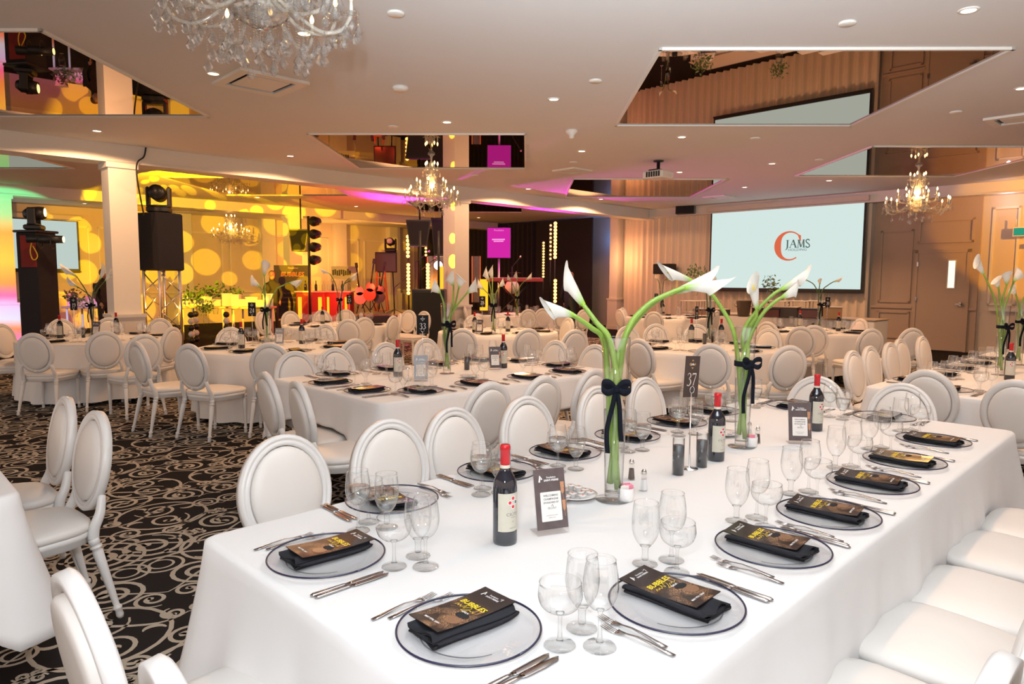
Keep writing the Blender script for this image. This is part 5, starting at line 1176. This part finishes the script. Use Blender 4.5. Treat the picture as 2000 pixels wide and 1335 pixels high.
for k, (x, y) in enumerate([(78, 466), (102, 467)]):
    q = at(x, y, 11.4); t = thing('par_can', ['short', 'long'][k]+' black stage can lamp clamped on the red-lit tower', 'stage light', q, -PI/2+.25); b = MB(); b.tube([(0, -.18, 0), (0, .16, 0)], [.07, .06], 14); obj('can_body', b, m_black, t); b = MB(); b.tube([(0, .16, 0), (0, .166, 0)], .05, 14); obj('lens', b, m_lens, t)
    b = MB(); b.tube([(-.08, 0, 0), (-.09, 0, -.12), (0, 0, -.16), (.09, 0, -.12), (.08, 0, 0)], .008, 6); obj('yoke', b, m_black, t)
b = MB(); q = at(62, 490, 11.5); b.tube(smooth_path([at(62, 472, 11.5), at(59, 490, 11.5), at(63, 505, 11.5), at(70, 506, 11.5), at(73, 497, 11.5), at(64, 480, 11.5)], 4), .008, 6); tag(obj('cable', b, m_gold), 'yellow looped cable on the red-lit tower', 'cable')
b = MB(); b.tube(smooth_path([sidep(285, 288, -12.39), sidep(281, 306, -12.36), sidep(268, 318, -12.33), sidep(268, 350, -12.30), at(281, 420, 11.6)], 4), .012, 6); tag(obj('cable', b, m_black), 'black cable running from the lit beam down beside the column', 'cable')
# pole with four cans and a tilted speaker
P0 = at(604, 520, 18.3); t = thing('lighting_stand', 'tall black pole holding four stage lamps beside a speaker', 'light stand', (P0.x, P0.y, 0), 0)
b = MB(); zt = at(604, 422, 18.3).z; b.tube([(0, 0, 0), (0, 0, zt)], .035, 8)
for a in (0, 2.1, 4.2): b.tube([(0, 0, .5), (.5*math.cos(a), .5*math.sin(a), .02)], .015, 6)
obj('pole', b, m_black, t)
for k, y in enumerate((433, 458, 483, 508)):
    q = at(617, y, 18.3); f = MB(); f.tube([(q.x-P0.x-.02, -.15, q.z-P0.z+P0.z), (q.x-P0.x+.02, .12, q.z+.02)], [.13, .10], 14); o = obj('lamp_can', f, m_black, t)
    f = MB(); f.tube([(0, 0, q.z), (q.x-P0.x, 0, q.z)], .015, 6); obj('arm', f, m_black, o)
def tri_speaker(x0, y0, x1, y1, Y, tilt, label, d=.45, mat=m_black):
    a = at(x0, y1, Y); c = at(x1, y0, Y); p = (a+c)/2; t = thing('loudspeaker', label, 'speaker', (p.x, p.y+d/2, p.z), 0); w_, h = c.x-a.x, c.z-a.z
    b = MB(); q = w_*.5; b.add([(-q, -d/2, h/2), (q, -d/2, h/2), (q*.62, -d/2, -h/2), (-q*.72, -d/2, -h/2), (-q*.7, d/2, h/2-.05), (q*.7, d/2, h/2-.05), (q*.5, d/2, -h/2), (-q*.5, d/2, -h/2)], [(0, 1, 2, 3), (7, 6, 5, 4), (0, 4, 5, 1), (3, 2, 6, 7), (0, 3, 7, 4), (1, 5, 6, 2)], False); obj('cabinet', b, mat, t)
    b = MB(); b.add([(-q*.9, -d/2-.01, h*.44), (q*.9, -d/2-.01, h*.44), (q*.56, -d/2-.01, -h*.44), (-q*.64, -d/2-.01, -h*.44)], [(0, 1, 2, 3)], False); obj('grille', b, P('grille_cloth', (.02, .02, .021), .9, bump=.6, bscale=400), t); b = MB(); b.tube([(0, 0, h/2-.05), (0, 0, CEIL-p.z-.01)], .02, 6); obj('hanging_cable', b, m_black, t); return t
tri_speaker(564, 447, 602, 490, 18.4, 0, 'tilted black loudspeaker beside the pole with lamps')
tri_speaker(793, 429, 842, 480, 16.6, 0, 'black flown loudspeaker behind the hanging chandelier'); tri_speaker(842, 425, 882, 500, 17.2, .0, 'tall black loudspeaker beside the slim column'); 
p = at(836, 606, 15.0); t = thing('subwoofer', 'large black subwoofer box standing behind the number 33 table', 'speaker', (p.x, p.y+.3, 0), 0); b = MB(); b.bbox((0, 0, .67), (.70, .60, 1.34), .02); obj('cabinet', b, m_black, t); b = MB(); b.bbox((0, -.306, .67), (.62, .012, 1.2), .004); obj('grille', b, P('grille_cloth', (.02, .02, .021), .9, bump=.6, bscale=400), t)
for sx in (-.2, .2):
    b = MB(); b.tube([(sx, 0, 1.34), (sx, 0, 2.6)], .025, 8); obj('pole', b, m_black, t)
# stage deck and what stands on it
b = MB(); a0 = at(690, 640, 18.5); a1 = at(1090, 640, 18.5); b.bbox(((a0.x+a1.x)/2, 20.0, .30), (a1.x-a0.x, 3.4, .60), .02); tag(obj('stage_deck', b, m_black), 'low black stage deck behind the far tables', 'stage')
for k, (x, y0, y1, Y, cnt) in enumerate([(1084, 436, 502, 19.4, 11), (1084, 548, 588, 19.4, 7), (1061, 474, 540, 19.8, 13), (1075, 440, 505, 20.0, 9), (797, 462, 500, 18.4, 6), (798, 517, 572, 18.4, 9), (836, 517, 568, 18.0, 9), (832, 478, 498, 18.0, 4)]):
    t = thing('bulb_strip', '%s vertical strip of glowing amber bulbs on the dark stage' % ORD[k], 'stage light', at(x, (y0+y1)/2, Y), 0, None)
    c0, c1_ = at(x, y1+3, Y), at(x, y0-3, Y); b = MB(); b.bbox((0, .02, 0), (.09, .03, c1_.z-c0.z), .005); obj('housing', b, m_black, t); zc = (c0.z+c1_.z)/2; t.location = (c0.x, Y, zc)
    b = MB(); b.tube([(0, .05, (.6 if Y > 18.35 else 0)-zc), (0, .05, 0)], .02, 6); obj('pole', b, m_black, t)
    r_ = .048 if x in (1084, 798, 797, 836) else .03
    for i in range(cnt):
        z = at(x, y0+(y1-y0)*i/(cnt-1), Y).z-zc; f = MB(); f.lathe([(0, -r_), (r_*.8, -r_*.6), (r_, 0), (r_*.8, r_*.6), (0, r_)], 10, c=(0, -.02, z)); obj('bulb', f, m_strip, t)
b = MB(); t = thing('event_screen', 'magenta lit event screen on a stand before the black drape', 'screen', at(974, 474, 19.2), 0)
c0, c1_ = at(952, 503, 19.2), at(997, 445, 19.2); w_, h = c1_.x-c0.x, c1_.z-c0.z; t.location = ((c0.x+c1_.x)/2, 19.2, (c0.z+c1_.z)/2)
b.bbox((0, .04, 0), (w_+.03, .06, h+.03), .01); obj('housing', b, m_black, t); b = MB(); b.box((0, 0, 0), (w_, .01, h)); obj('picture', b, m_magenta, t)
def vprint(nm, b, m, par, dy): me = b.mesh(nm); me.materials.append(m); o = link(bpy.data.objects.new(nm, me)); o.parent = par; o.matrix_local = Matrix.Translation((0, dy, 0)) @ Matrix.Rotation(PI/2, 4, 'X'); return o
b = MB(); addtxt(b, 'Fondation', .065, 0, h*.42); b.ribbon([(-w_*.30, h*.11), (w_*.26, h*.115)], .035); b.ribbon([(-w_*.23, h*.05), (w_*.2, h*.055)], .03); vprint('screen_print', b, m_pinkp, t, -.007)
b = MB(); b.tube([(0, .05, -h/2), (0, .05, -t.location.z+.6)], .03, 8); b.tube([(-.3, .05, -t.location.z+.62), (.3, .05, -t.location.z+.62)], .02, 6); obj('stand', b, m_truss, t)
# drum shield and hot lamps
def panel_glow(x0, y0, x1, y1, Y, label, m, nm='glowing_panel', d=.05):
    o = bxy(nm, x0, y0, x1, y1, Y, d, m); tag(o, label, 'stage light'); return o
panel_glow(857, 520, 867, 610, 18.2, 'tall amber glowing light column beside the slim white column', m_amber); panel_glow(937, 545, 953, 606, 18.8, 'amber glowing light column behind the number 28 card', m_amber)
t = thing('stage_lamp', 'round violet-white glaring lamp between the speakers', 'stage light', at(856, 518, 18.3), 0); b = MB(); b.tube([(0, 0, 0), (0, .18, 0)], [.13, .09], 16); obj('lamp_can', b, m_black, t); b = MB(); b.tube([(0, -.005, 0), (0, -.012, 0)], .115, 18); obj('lens', b, m_hot, t)
for k, (x0, y0, x1, y1) in enumerate([(835, 500, 880, 570), (922, 500, 938, 590)]):
    a, c = at(x0, y1, 18.9), at(x1, y0, 18.9); t = thing('drum_shield', '%s clear acrylic shield panel standing on the stage' % ['wide', 'narrow'][k], 'shield', ((a.x+c.x)/2, 18.9, (a.z+c.z)/2)); b = MB(); b.box((0, 0, 0), (c.x-a.x, .012, c.z-a.z)); obj('clear_sheet', b, m_plate, t)
    b = MB(); w_, h = c.x-a.x, c.z-a.z
    for q in ((-w_/2, 0, .02, h), (w_/2, 0, .02, h)): b.box((q[0], 0, 0), (q[2], .02, q[3]))
    obj('edge', b, P('orange_edge', (.9, .3, .05), .4), t)
def drum(x, y, Y, s, label):
    t = thing('drum', label, 'drum', at(x, y, Y), 0); b = MB(); b.tube([(0, -.18*s, 0), (0, .18*s, 0)], .26*s, 20); obj('shell', b, P('drum_red', (.35, .03, .03), .3), t); b = MB(); b.tube([(0, -.185*s, 0), (0, -.19*s, 0)], .24*s, 20); obj('drumhead', b, m_paper, t); b = MB(); b.lathe([(0, .5*s), (.2*s, .49*s), (.21*s, .485*s), (0, .51*s)], 18, c=(.1, 0, 0), cap=False); b.tube([(.1, 0, .5*s), (.1, 0, .6-t.location.z)], .012, 6); obj('cymbal_stand', b, m_gold_c, t)
drum(885, 585, 19.3, 1.0, 'red drum with a cymbal glowing behind the acrylic shield'); drum(1000, 560, 19.6, .8, 'small red drum near the magenta screen')
# keyboards, guitars, microphone stands, music desks
t = thing('keyboard', 'red lit stage keyboard on a crossed stand', 'keyboard', (at(1005, 548, 18.8).x, 18.8, 0), .1); zk = at(1005, 546, 18.8).z; b = MB(); b.bbox((0, 0, zk), (1.5, .35, .10), .01); obj('keyboard_body', b, P('keyboard_red', (.35, .04, .03), .35), t)
b = MB(); b.box((0, -.09, zk+.052), (1.35, .14, .01)); obj('keys', b, m_paper, t)
b = MB(); b.tube([(-.45, 0, .6), (.45, 0, zk-.05)], .02, 6); b.tube([(.45, 0, .6), (-.45, 0, zk-.05)], .02, 6); obj('crossed_stand', b, m_black, t)
def guitar(x, y, Y, col, label, tilt=.15):
    t = thing('guitar', label, 'guitar', at(x, y, Y), 0); b = MB(); pts = []
    b.lathe([(0, -.03), (.17, -.03), (.17, .03), (0, .03)], 18, c=(0, 0, 0), smooth=False); b.lathe([(0, -.03), (.125, -.03), (.125, .03), (0, .03)], 18, c=(0, .20, 0), smooth=False); b.v = [(a, c_, e) for a, e, c_ in [(v[0], v[1], v[2]) for v in b.v]]
    obj('body', b, P('guitar_'+label[:5].strip(), col, .25), t); b = MB(); b.tube([(0, -.03, .30), (0, -.03, .85)], .022, 6); b.bbox((0, -.03, .91), (.08, .02, .14), .01); obj('neck', b, m_black, t)
    b = MB(); b.tube([(0, .02, 0), (.2, .2, -.42)], .012, 6); b.tube([(0, .02, 0), (-.2, .2, -.42)], .012, 6); b.tube([(0, .02, .1), (0, .35, -.42)], .012, 6); obj('stand', b, m_black, t); t.rotation_euler = (0, tilt, 0)
guitar(722, 575, 19.0, (.50, .06, .02), 'orange-red guitar leaning on a stand at the stage edge'); guitar(740, 580, 19.2, (.04, .03, .03), 'black guitar on a stand beside the red one', .2); guitar(704, 582, 19.4, (.55, .35, .30), 'pale guitar standing by the keyboards', -.1)
for k, (x, y0, Y) in enumerate([(822, 525, 18.4), (812, 510, 18.9), (770, 560, 19.2), (1000, 520, 19.4)]):
    a = at(x, y0, Y); t = thing('microphone_stand', '%s thin microphone stand on the stage' % ORD[k], 'microphone stand', (a.x, Y, .6 if Y > 18.3 else 0), .3*k); b = MB(); b.tube([(0, 0, 0), (0, 0, a.z-.6)], .014, 6); b.tube([(0, 0, a.z-.62), (.35, 0, a.z-.35)], .011, 6)
    for q in (0, 2.1, 4.2): b.tube([(0, 0, .12), (.28*math.cos(q), .28*math.sin(q), 0)], .010, 6)
    obj('stand', b, m_black, t); b = MB(); b.lathe([(0, -.04), (.03, -.02), (.03, .02), (0, .05)], 10, c=(.37, 0, a.z-.33)); obj('microphone', b, m_steel, t)
# television and ladder, far room fittings
o = thing('television', 'dark flat television screen on a rolling stand', 'television', (at(754, 512, 21.5).x, 21.5, at(754, 512, 21.5).z), 0); b = MB(); b.bbox((0, 0, 0), (.66, .06, .62), .01); obj('housing', b, m_black, o); b = MB(); b.box((0, -.035, 0), (.60, .006, .54)); obj('glass', b, P('dark_screen', (.10, .05, .03), .15), o); b = MB(); b.tube([(-.2, .03, -.3), (-.25, .03, -1.9)], .02, 6); b.tube([(.2, .03, -.3), (.25, .03, -1.9)], .02, 6); obj('stand', b, m_black, o)
moving_head(at(763, 492, 21.5), .95, 0, 'moving head lamp above the dark television', m_paper)
t = thing('step_ladder', 'orange step ladder by the television', 'ladder', (at(742, 560, 20.8).x, 20.8, 0), 0)
zt = at(742, 530, 20.8).z
for s_ in (-1, 1): b = MB(); b.tube([(s_*.22, 0, 0), (s_*.12, .15, zt)], .022, 6); b.tube([(s_*.2, .6, 0), (s_*.12, .2, zt)], .018, 6); obj('rail', b, m_orange, t)
for k in range(5): z = .3+.32*k; b = MB(); b.bbox((0, .08, z), (.40-.03*k, .09, .03), .004); obj('step', b, m_orange, t)
# event poster with its lettering
t = thing('event_poster', 'tall dark event poster board reading BUBBLES near the bar', 'poster', at(570, 570, 19.6), 0); c0, c1_ = at(537, 622, 19.6), at(606, 518, 19.6); w_, h = c1_.x-c0.x, c1_.z-c0.z; t.location = ((c0.x+c1_.x)/2, 19.6, (c0.z+c1_.z)/2)
b = MB(); b.bbox((0, .02, 0), (w_, .04, h), .005); obj('board', b, P('poster_print', (.035, .018, .018), .4, noise=.4, nscale=6), t)
b = MB(); addtxt(b, 'BUBBLES', .17, 0, h*.33, bold=.004, shear=.15); vprint('title_lettering', b, P('copper_print', (.55, .20, .05), .4), t, -.002)
b = MB(); addtxt(b, 'Fondation', .07, .03, h*.45, bold=.002)
for k in range(4): addtxt(b, ['HALL OF FAME', 'CHAMPAGNE', 'MAY 9TH, 2024', 'GALA'][k], .065, -w_*.1, -h*(.02+.085*k))
vprint('small_lettering', b, P('pink_grey_print', (.40, .22, .20), .5), t, -.002); b = MB(); b.tube([(-.3, .05, -h/2), (-.3, .3, -t.location.z)], .02, 6); b.tube([(.3, .05, -h/2), (.3, .3, -t.location.z)], .02, 6); obj('stand', b, m_black, t)
# bar with amber lit panels beside the poster
for k, (x0, x1, Y) in enumerate([(578, 632, 18.9), (634, 682, 19.1)]):
    a, c = at(x0, 600, Y), at(x1, 571, Y); t = thing('bar_counter', ['amber glowing', 'red glowing'][k]+' portable bar counter near the poster', 'bar', ((a.x+c.x)/2, Y+.3, 0)); w_ = c.x-a.x; zt = c.z
    b = MB(); b.bbox((0, 0, zt*.5), (w_, .55, zt), .02); obj('counter_body', b, P('bar_red', (.30, .02, .015), .5), t); b = MB(); b.bbox((0, 0, zt+.02), (w_+.08, .62, .04), .01); obj('counter_top', b, m_wall, t)
    for sx in (-.36, .36): b = MB(); b.bbox((sx*w_, -.29, zt*.62), (.10 if k == 0 else .06, .02, zt*.55), .005); obj('glow_panel', b, m_amber, t)
    for i in range(7):
        x = -w_*.42+w_*.84*i/6; bt = thing('spirit_bottle', 'small bottle lined up on the glowing bar counter', 'bottle', ((a.x+c.x)/2+x, Y+.25+.1*(i % 2), zt+.04), 0, 'bottles on the portable bars'); f = MB(); f.lathe([(.035, 0), (.037, .15), (.013, .2), (.013, .28), (0, .28)], 12); obj('bottle_body', f, [m_thick, m_bottle, m_thick][i % 3], bt)
# auction tables with white boxes, flowers and bottles in the yellow light
for k, (x0, x1, Y) in enumerate([(345, 440, 17.4), (445, 520, 17.2), (118, 215, 17.0)]):
    a, c = at(x0, 612, Y), at(x1, 600, Y); t = thing('display_table', '%s long display table with white boxes in the yellow light' % ['first', 'second', 'far'][k], 'table', ((a.x+c.x)/2, Y+.4, 0)); w_ = c.x-a.x
    b = MB(); b.bbox((0, 0, .82), (w_, .75, .05), .01); obj('tabletop', b, P('pale_wood', (.45, .34, .25), .5), t)
    for sx in (-1, 1):
        for sy in (-1, 1): b = MB(); b.tube([(sx*(w_/2-.1), sy*.3, 0), (sx*(w_/2-.1), sy*.3, .8)], .025, 8); obj('leg', b, m_white, t)
    for i in range(5):
        x = -w_*.42+w_*.84*i/4; hh = (.28, .16, .22, .14, .30)[i]; bt = thing('white_box', '%s white box on the %s display table' % (ORD[i], ['first', 'second', 'far'][k]), 'box', ((a.x+c.x)/2+x, Y+.35, .845), .1*i); f = MB(); f.bbox((0, 0, hh/2), (.20+.04*(i % 3), .16, hh), .004); obj('box_body', f, m_paper, bt); f = MB(); f.bbox((0, 0, hh+.01), (.22+.04*(i % 3), .18, .03), .004); obj('box_lid', f, m_paper, bt)
def foliage(b, p, n, s, r):
    for _ in range(n):
        d = Vector((r.gauss(0, 1), r.gauss(0, 1), r.gauss(0, .8))).normalized()*s*r.uniform(.3, 1); c = Vector(p)+d; a = Vector((r.gauss(0, 1), r.gauss(0, 1), r.gauss(0, 1))).normalized(); q = a.orthogonal().normalized()
        l = s*.20; b.add([c-a*l, c+q*l*.45, c+a*l, c-q*l*.45], [(0, 1, 2, 3)], False)
rr_ = random.Random(5)
m_leaf = P('dark_leaf', (.06, .12, .03), .6, noise=.4, nscale=5)
for k, (x, y, Y, s) in enumerate([(378, 575, 17.5, .30), (420, 570, 17.8, .34), (460, 570, 18.0, .22), (402, 600, 17.3, .22), (1358, 532, 13.5, .22), (1505, 553, 14.5, .20), (145, 580, 16.6, .25)]):
    t = thing('leafy_arrangement', '%s leafy arrangement %s' % (ORD[k], 'on the display tables in yellow light' if k < 4 else 'rising from the buffet side' if k < 6 else 'behind table 19'), 'plant', at(x, y, Y), 0, None)
    b = MB(); foliage(b, (0, 0, 0), 90, s, rr_); obj('foliage', b, m_leaf, t)['kind'] = 'stuff'
    b = MB(); b.lathe([(.05, -s-.22), (.07, -s-.1), (.06, -s+.05), (.055, -s+.05)], 14, cap=True); b.tube([(0, 0, -s), (0, 0, 0)], .01, 6); obj('pot', b, m_thick, t)
# three stacked balls ornaments under the display tables
for k, (x, Y) in enumerate([(373, 16.2), (382, 16.6), (442, 16.4)]):
    q = at(x, 618, Y); t = thing('ball_ornament', '%s black and white stacked-ball table base by the display tables' % ORD[k], 'ornament', (q.x, q.y, 0))
    for i in range(5): f = MB(); f.lathe([(0, -.075), (.05, -.055), (.075, 0), (.05, .055), (0, .075)], 14, c=(0, 0, .10+.15*i)); obj('ball', f, (m_black, m_paper)[i % 2], t)
# buffet under the screen
p0, p1 = RP(14.6, -8.9), RP(14.6, -4.6); t = thing('buffet_table', 'long clothed buffet table with dishes under the projection screen', 'table', RP(14.6, -6.9), ROOM-PI/2)
b = MB(); b.bbox((0, 0, .40), (4.2, .75, .80), .02); obj('skirted_cloth', b, m_cloth, t); b = MB(); b.bbox((0, 0, .81), (4.25, .8, .02), .005); obj('tabletop', b, P('pale_wood', (.45, .34, .25), .5), t)
def BP(x, y): return gp(x, y, .82)
t = thing('ice_bucket', 'dark metal bucket on the buffet below the screen', 'bucket', BP(1452, 618), 0); b = MB(); b.lathe([(.10, 0), (.115, .02), (.15, .32), (.158, .33), (.150, .335), (.10, .05), (0, .04)], 24, cap=False); obj('bucket_body', b, P('pewter', (.22, .18, .15), .35, metal=.8), t); b = MB(); b.tube([(-.15, 0, .27), (-.19, 0, .30), (-.19, 0, .22), (-.14, 0, .2)], .008, 6); b.tube([(.15, 0, .27), (.19, 0, .30), (.19, 0, .22), (.14, 0, .2)], .008, 6); obj('handle', b, m_chrome, t)
for k, (x, y, w_, h, cl) in enumerate([(1400, 615, .45, .12, (.03, .03, .03)), (1500, 618, .55, .16, (.10, .03, .03)), (1535, 619, .5, .20, (.04, .03, .03)), (1575, 620, .55, .17, (.12, .05, .05)), (1625, 622, .34, .22, (.35, .22, .10)), (1368, 614, .3, .10, (.25, .12, .08))]):
    t = thing('gift_box', '%s from the bucket end, dark box or case on the buffet table' % ORD[k], 'box', BP(x, y), ROOM-PI/2+.1*k); b = MB(); b.bbox((0, 0, h/2), (w_, .32, h), .008); obj('box_body', b, P('box_colour_%d' % k, cl, .5), t); b = MB(); b.bbox((0, 0, h+.008), (w_+.02, .34, .018), .004); obj('box_lid', b, m_black if k % 2 else P('pale_paper_lid', (.5, .42, .36), .5), t)
for k, x in enumerate([1350, 1385, 1480, 1520, 1560, 1600]):
    t = thing('wire_tray', '%s flat serving tray raised over the buffet boxes' % ORD[k], 'tray', BP(x, 618)+Vector((0, 0, .02)), ROOM-PI/2); b = MB(); b.bbox((0, 0, .30), (.42, .25, .015), .004); obj('tray_plate', b, P('pale_tray', (.6, .55, .48), .4), t); b = MB()
    for sx in (-.18, .18):
        for sy in (-.1, .1): b = MB(); b.tube([(sx, sy, 0), (sx, sy, .3)], .008, 6); obj('leg', b, m_steel, t)
# framed print and exit sign
t = thing('wall_print', 'clear framed print with dark figures on the amber wall', 'picture', at(672, 532, 23.5), 0); b = MB(); b.bbox((0, 0, 0), (.85, .03, .42), .005); obj('print_sheet', b, m_cream, t); b = MB()
for i in range(9): b.box((-.36+.07*i, -.018, .02*math.sin(i*2)), (.05, .004, .18+.04*math.sin(i*3)))
obj('dark_figures', b, m_black, t); b = MB()
for sx in (-.43, .43): b.tube([(sx, 0, -.21), (sx, 0, -1.2)], .012, 6)
obj('stand', b, m_chrome, t)
t = thing('exit_sign', 'green lit exit sign on the yellow wall at the frame edge', 'sign', wallp(1997, 452, 17.8), ROOM-PI/2); b = MB(); b.bbox((0, 0, 0), (.34, .05, .2), .01); obj('housing', b, m_white, t); b = MB(); b.box((0, -.028, 0), (.29, .004, .15)); obj('lit_face', b, m_exit, t); b = MB(); b.tube([(-.12, 0, .1), (-.12, 0, .26)], .015, 6); obj('bracket', b, m_white, t)

# ------------------------------------------------------------------ two distant people
def person(p, rz, label, shirt, hair, lean=0.0):
    t = thing('person', label, 'person', p, rz); me = bpy.data.meshes.new('body')
    V = [(0, 0, .95), (0, 0, 1.15), (0, 0, 1.36), (0, -.01, 1.47), (0, -.02, 1.56), (0, -.02, 1.66), (.17, 0, 1.38), (.24, -.02, 1.12), (.20, -.16, .95), (-.17, 0, 1.38), (-.24, -.02, 1.12), (-.22, -.14, .93), (.09, 0, .90), (.10, -.01, .50), (.10, .02, .08), (.10, -.12, .04), (-.09, 0, .90), (-.10, -.01, .50), (-.10, .02, .08), (-.10, -.12, .04)]
    E_ = [(0, 1), (1, 2), (2, 3), (3, 4), (4, 5), (2, 6), (6, 7), (7, 8), (2, 9), (9, 10), (10, 11), (0, 12), (12, 13), (13, 14), (14, 15), (0, 16), (16, 17), (17, 18), (18, 19)]
    Rr = [.15, .14, .16, .06, .085, .08, .07, .05, .04, .07, .05, .04, .09, .065, .045, .04, .09, .065, .045, .04]
    me.from_pydata(V, E_, []); o = link(bpy.data.objects.new('body', me)); o.parent = t; me.materials.append(shirt)
    sk = o.modifiers.new('skin', 'SKIN'); me.skin_vertices[0] if me.skin_vertices else None
    for v, r in zip(me.skin_vertices[0].data, Rr): v.radius = (r, r*.8, )
    me.skin_vertices[0].data[0].use_root = True
    sb = o.modifiers.new('sub', 'SUBSURF'); sb.levels = 1; sb.render_levels = 2
    m_sk = P('skin', (.50, .28, .19), .5)
    b = MB(); b.lathe([(0, -.115), (.045, -.105), (.070, -.06), (.078, 0), (.076, .05), (.055, .095), (0, .115)], 18, c=(0, -.03, 1.63)); b.v = [(x, y*1.12-.0, z) for x, y, z in b.v]; b.lathe([(0, -.02), (.012, -.015), (.008, .02), (0, .025)], 8, c=(0, -.128, 1.62)); h = obj('head', b, m_sk, t)
    b = MB()
    for s_ in (-1, 1): b.lathe([(0, -.009), (.010, 0), (0, .009)], 8, c=(s_*.028, -.112, 1.645))
    b.box((0, -.108, 1.575), (.045, .012, .008)); obj('face_features', b, m_black, h)
    b = MB(); b.lathe([(.078, -.02), (.088, .03), (.080, .08), (.05, .115), (0, .13)], 18, c=(0, -.012, 1.635)); obj('hair', b, hair, h)
    for s_ in (-1, 1):
        b = MB(); q = Vector((s_*.21, -.17, .93)); b.bbox(q, (.035, .07, .08), .012)
        for k in range(4): x = q.x-.015+.010*k; b.tube([(x, q.y-.02, q.z-.03), (x, q.y-.035, q.z-.075), (x, q.y-.025, q.z-.105+.006*abs(k-1.5))], .0055, 6)
        b.tube([(q.x-s_*.018, q.y-.02, q.z), (q.x-s_*.032, q.y-.045, q.z-.04)], .007, 6); obj('hand', b, m_sk, t)
    return t
m_dark_cl = P('dark_clothing', (.02, .017, .02), .8, bump=.3, bscale=60)
q = at(533, 600, 18.7); person((q.x, q.y, 0), .2, 'person in dark clothes standing beside the event poster', m_dark_cl, P('brown_hair', (.18, .08, .03), .6))
q = at(1113, 600, 18.2); person((q.x, q.y, 0), PI-.4, 'person in dark clothes on the dark stage edge', P('navy_clothing', (.012, .014, .025), .8), P('reddish_hair', (.25, .08, .04), .6))
q = at(203, 590, 16.5); person((q.x, q.y, 0), 1.2, 'person in dark clothes behind the flowers of table 19', m_dark_cl, P('brown_hair', (.18, .08, .03), .6))
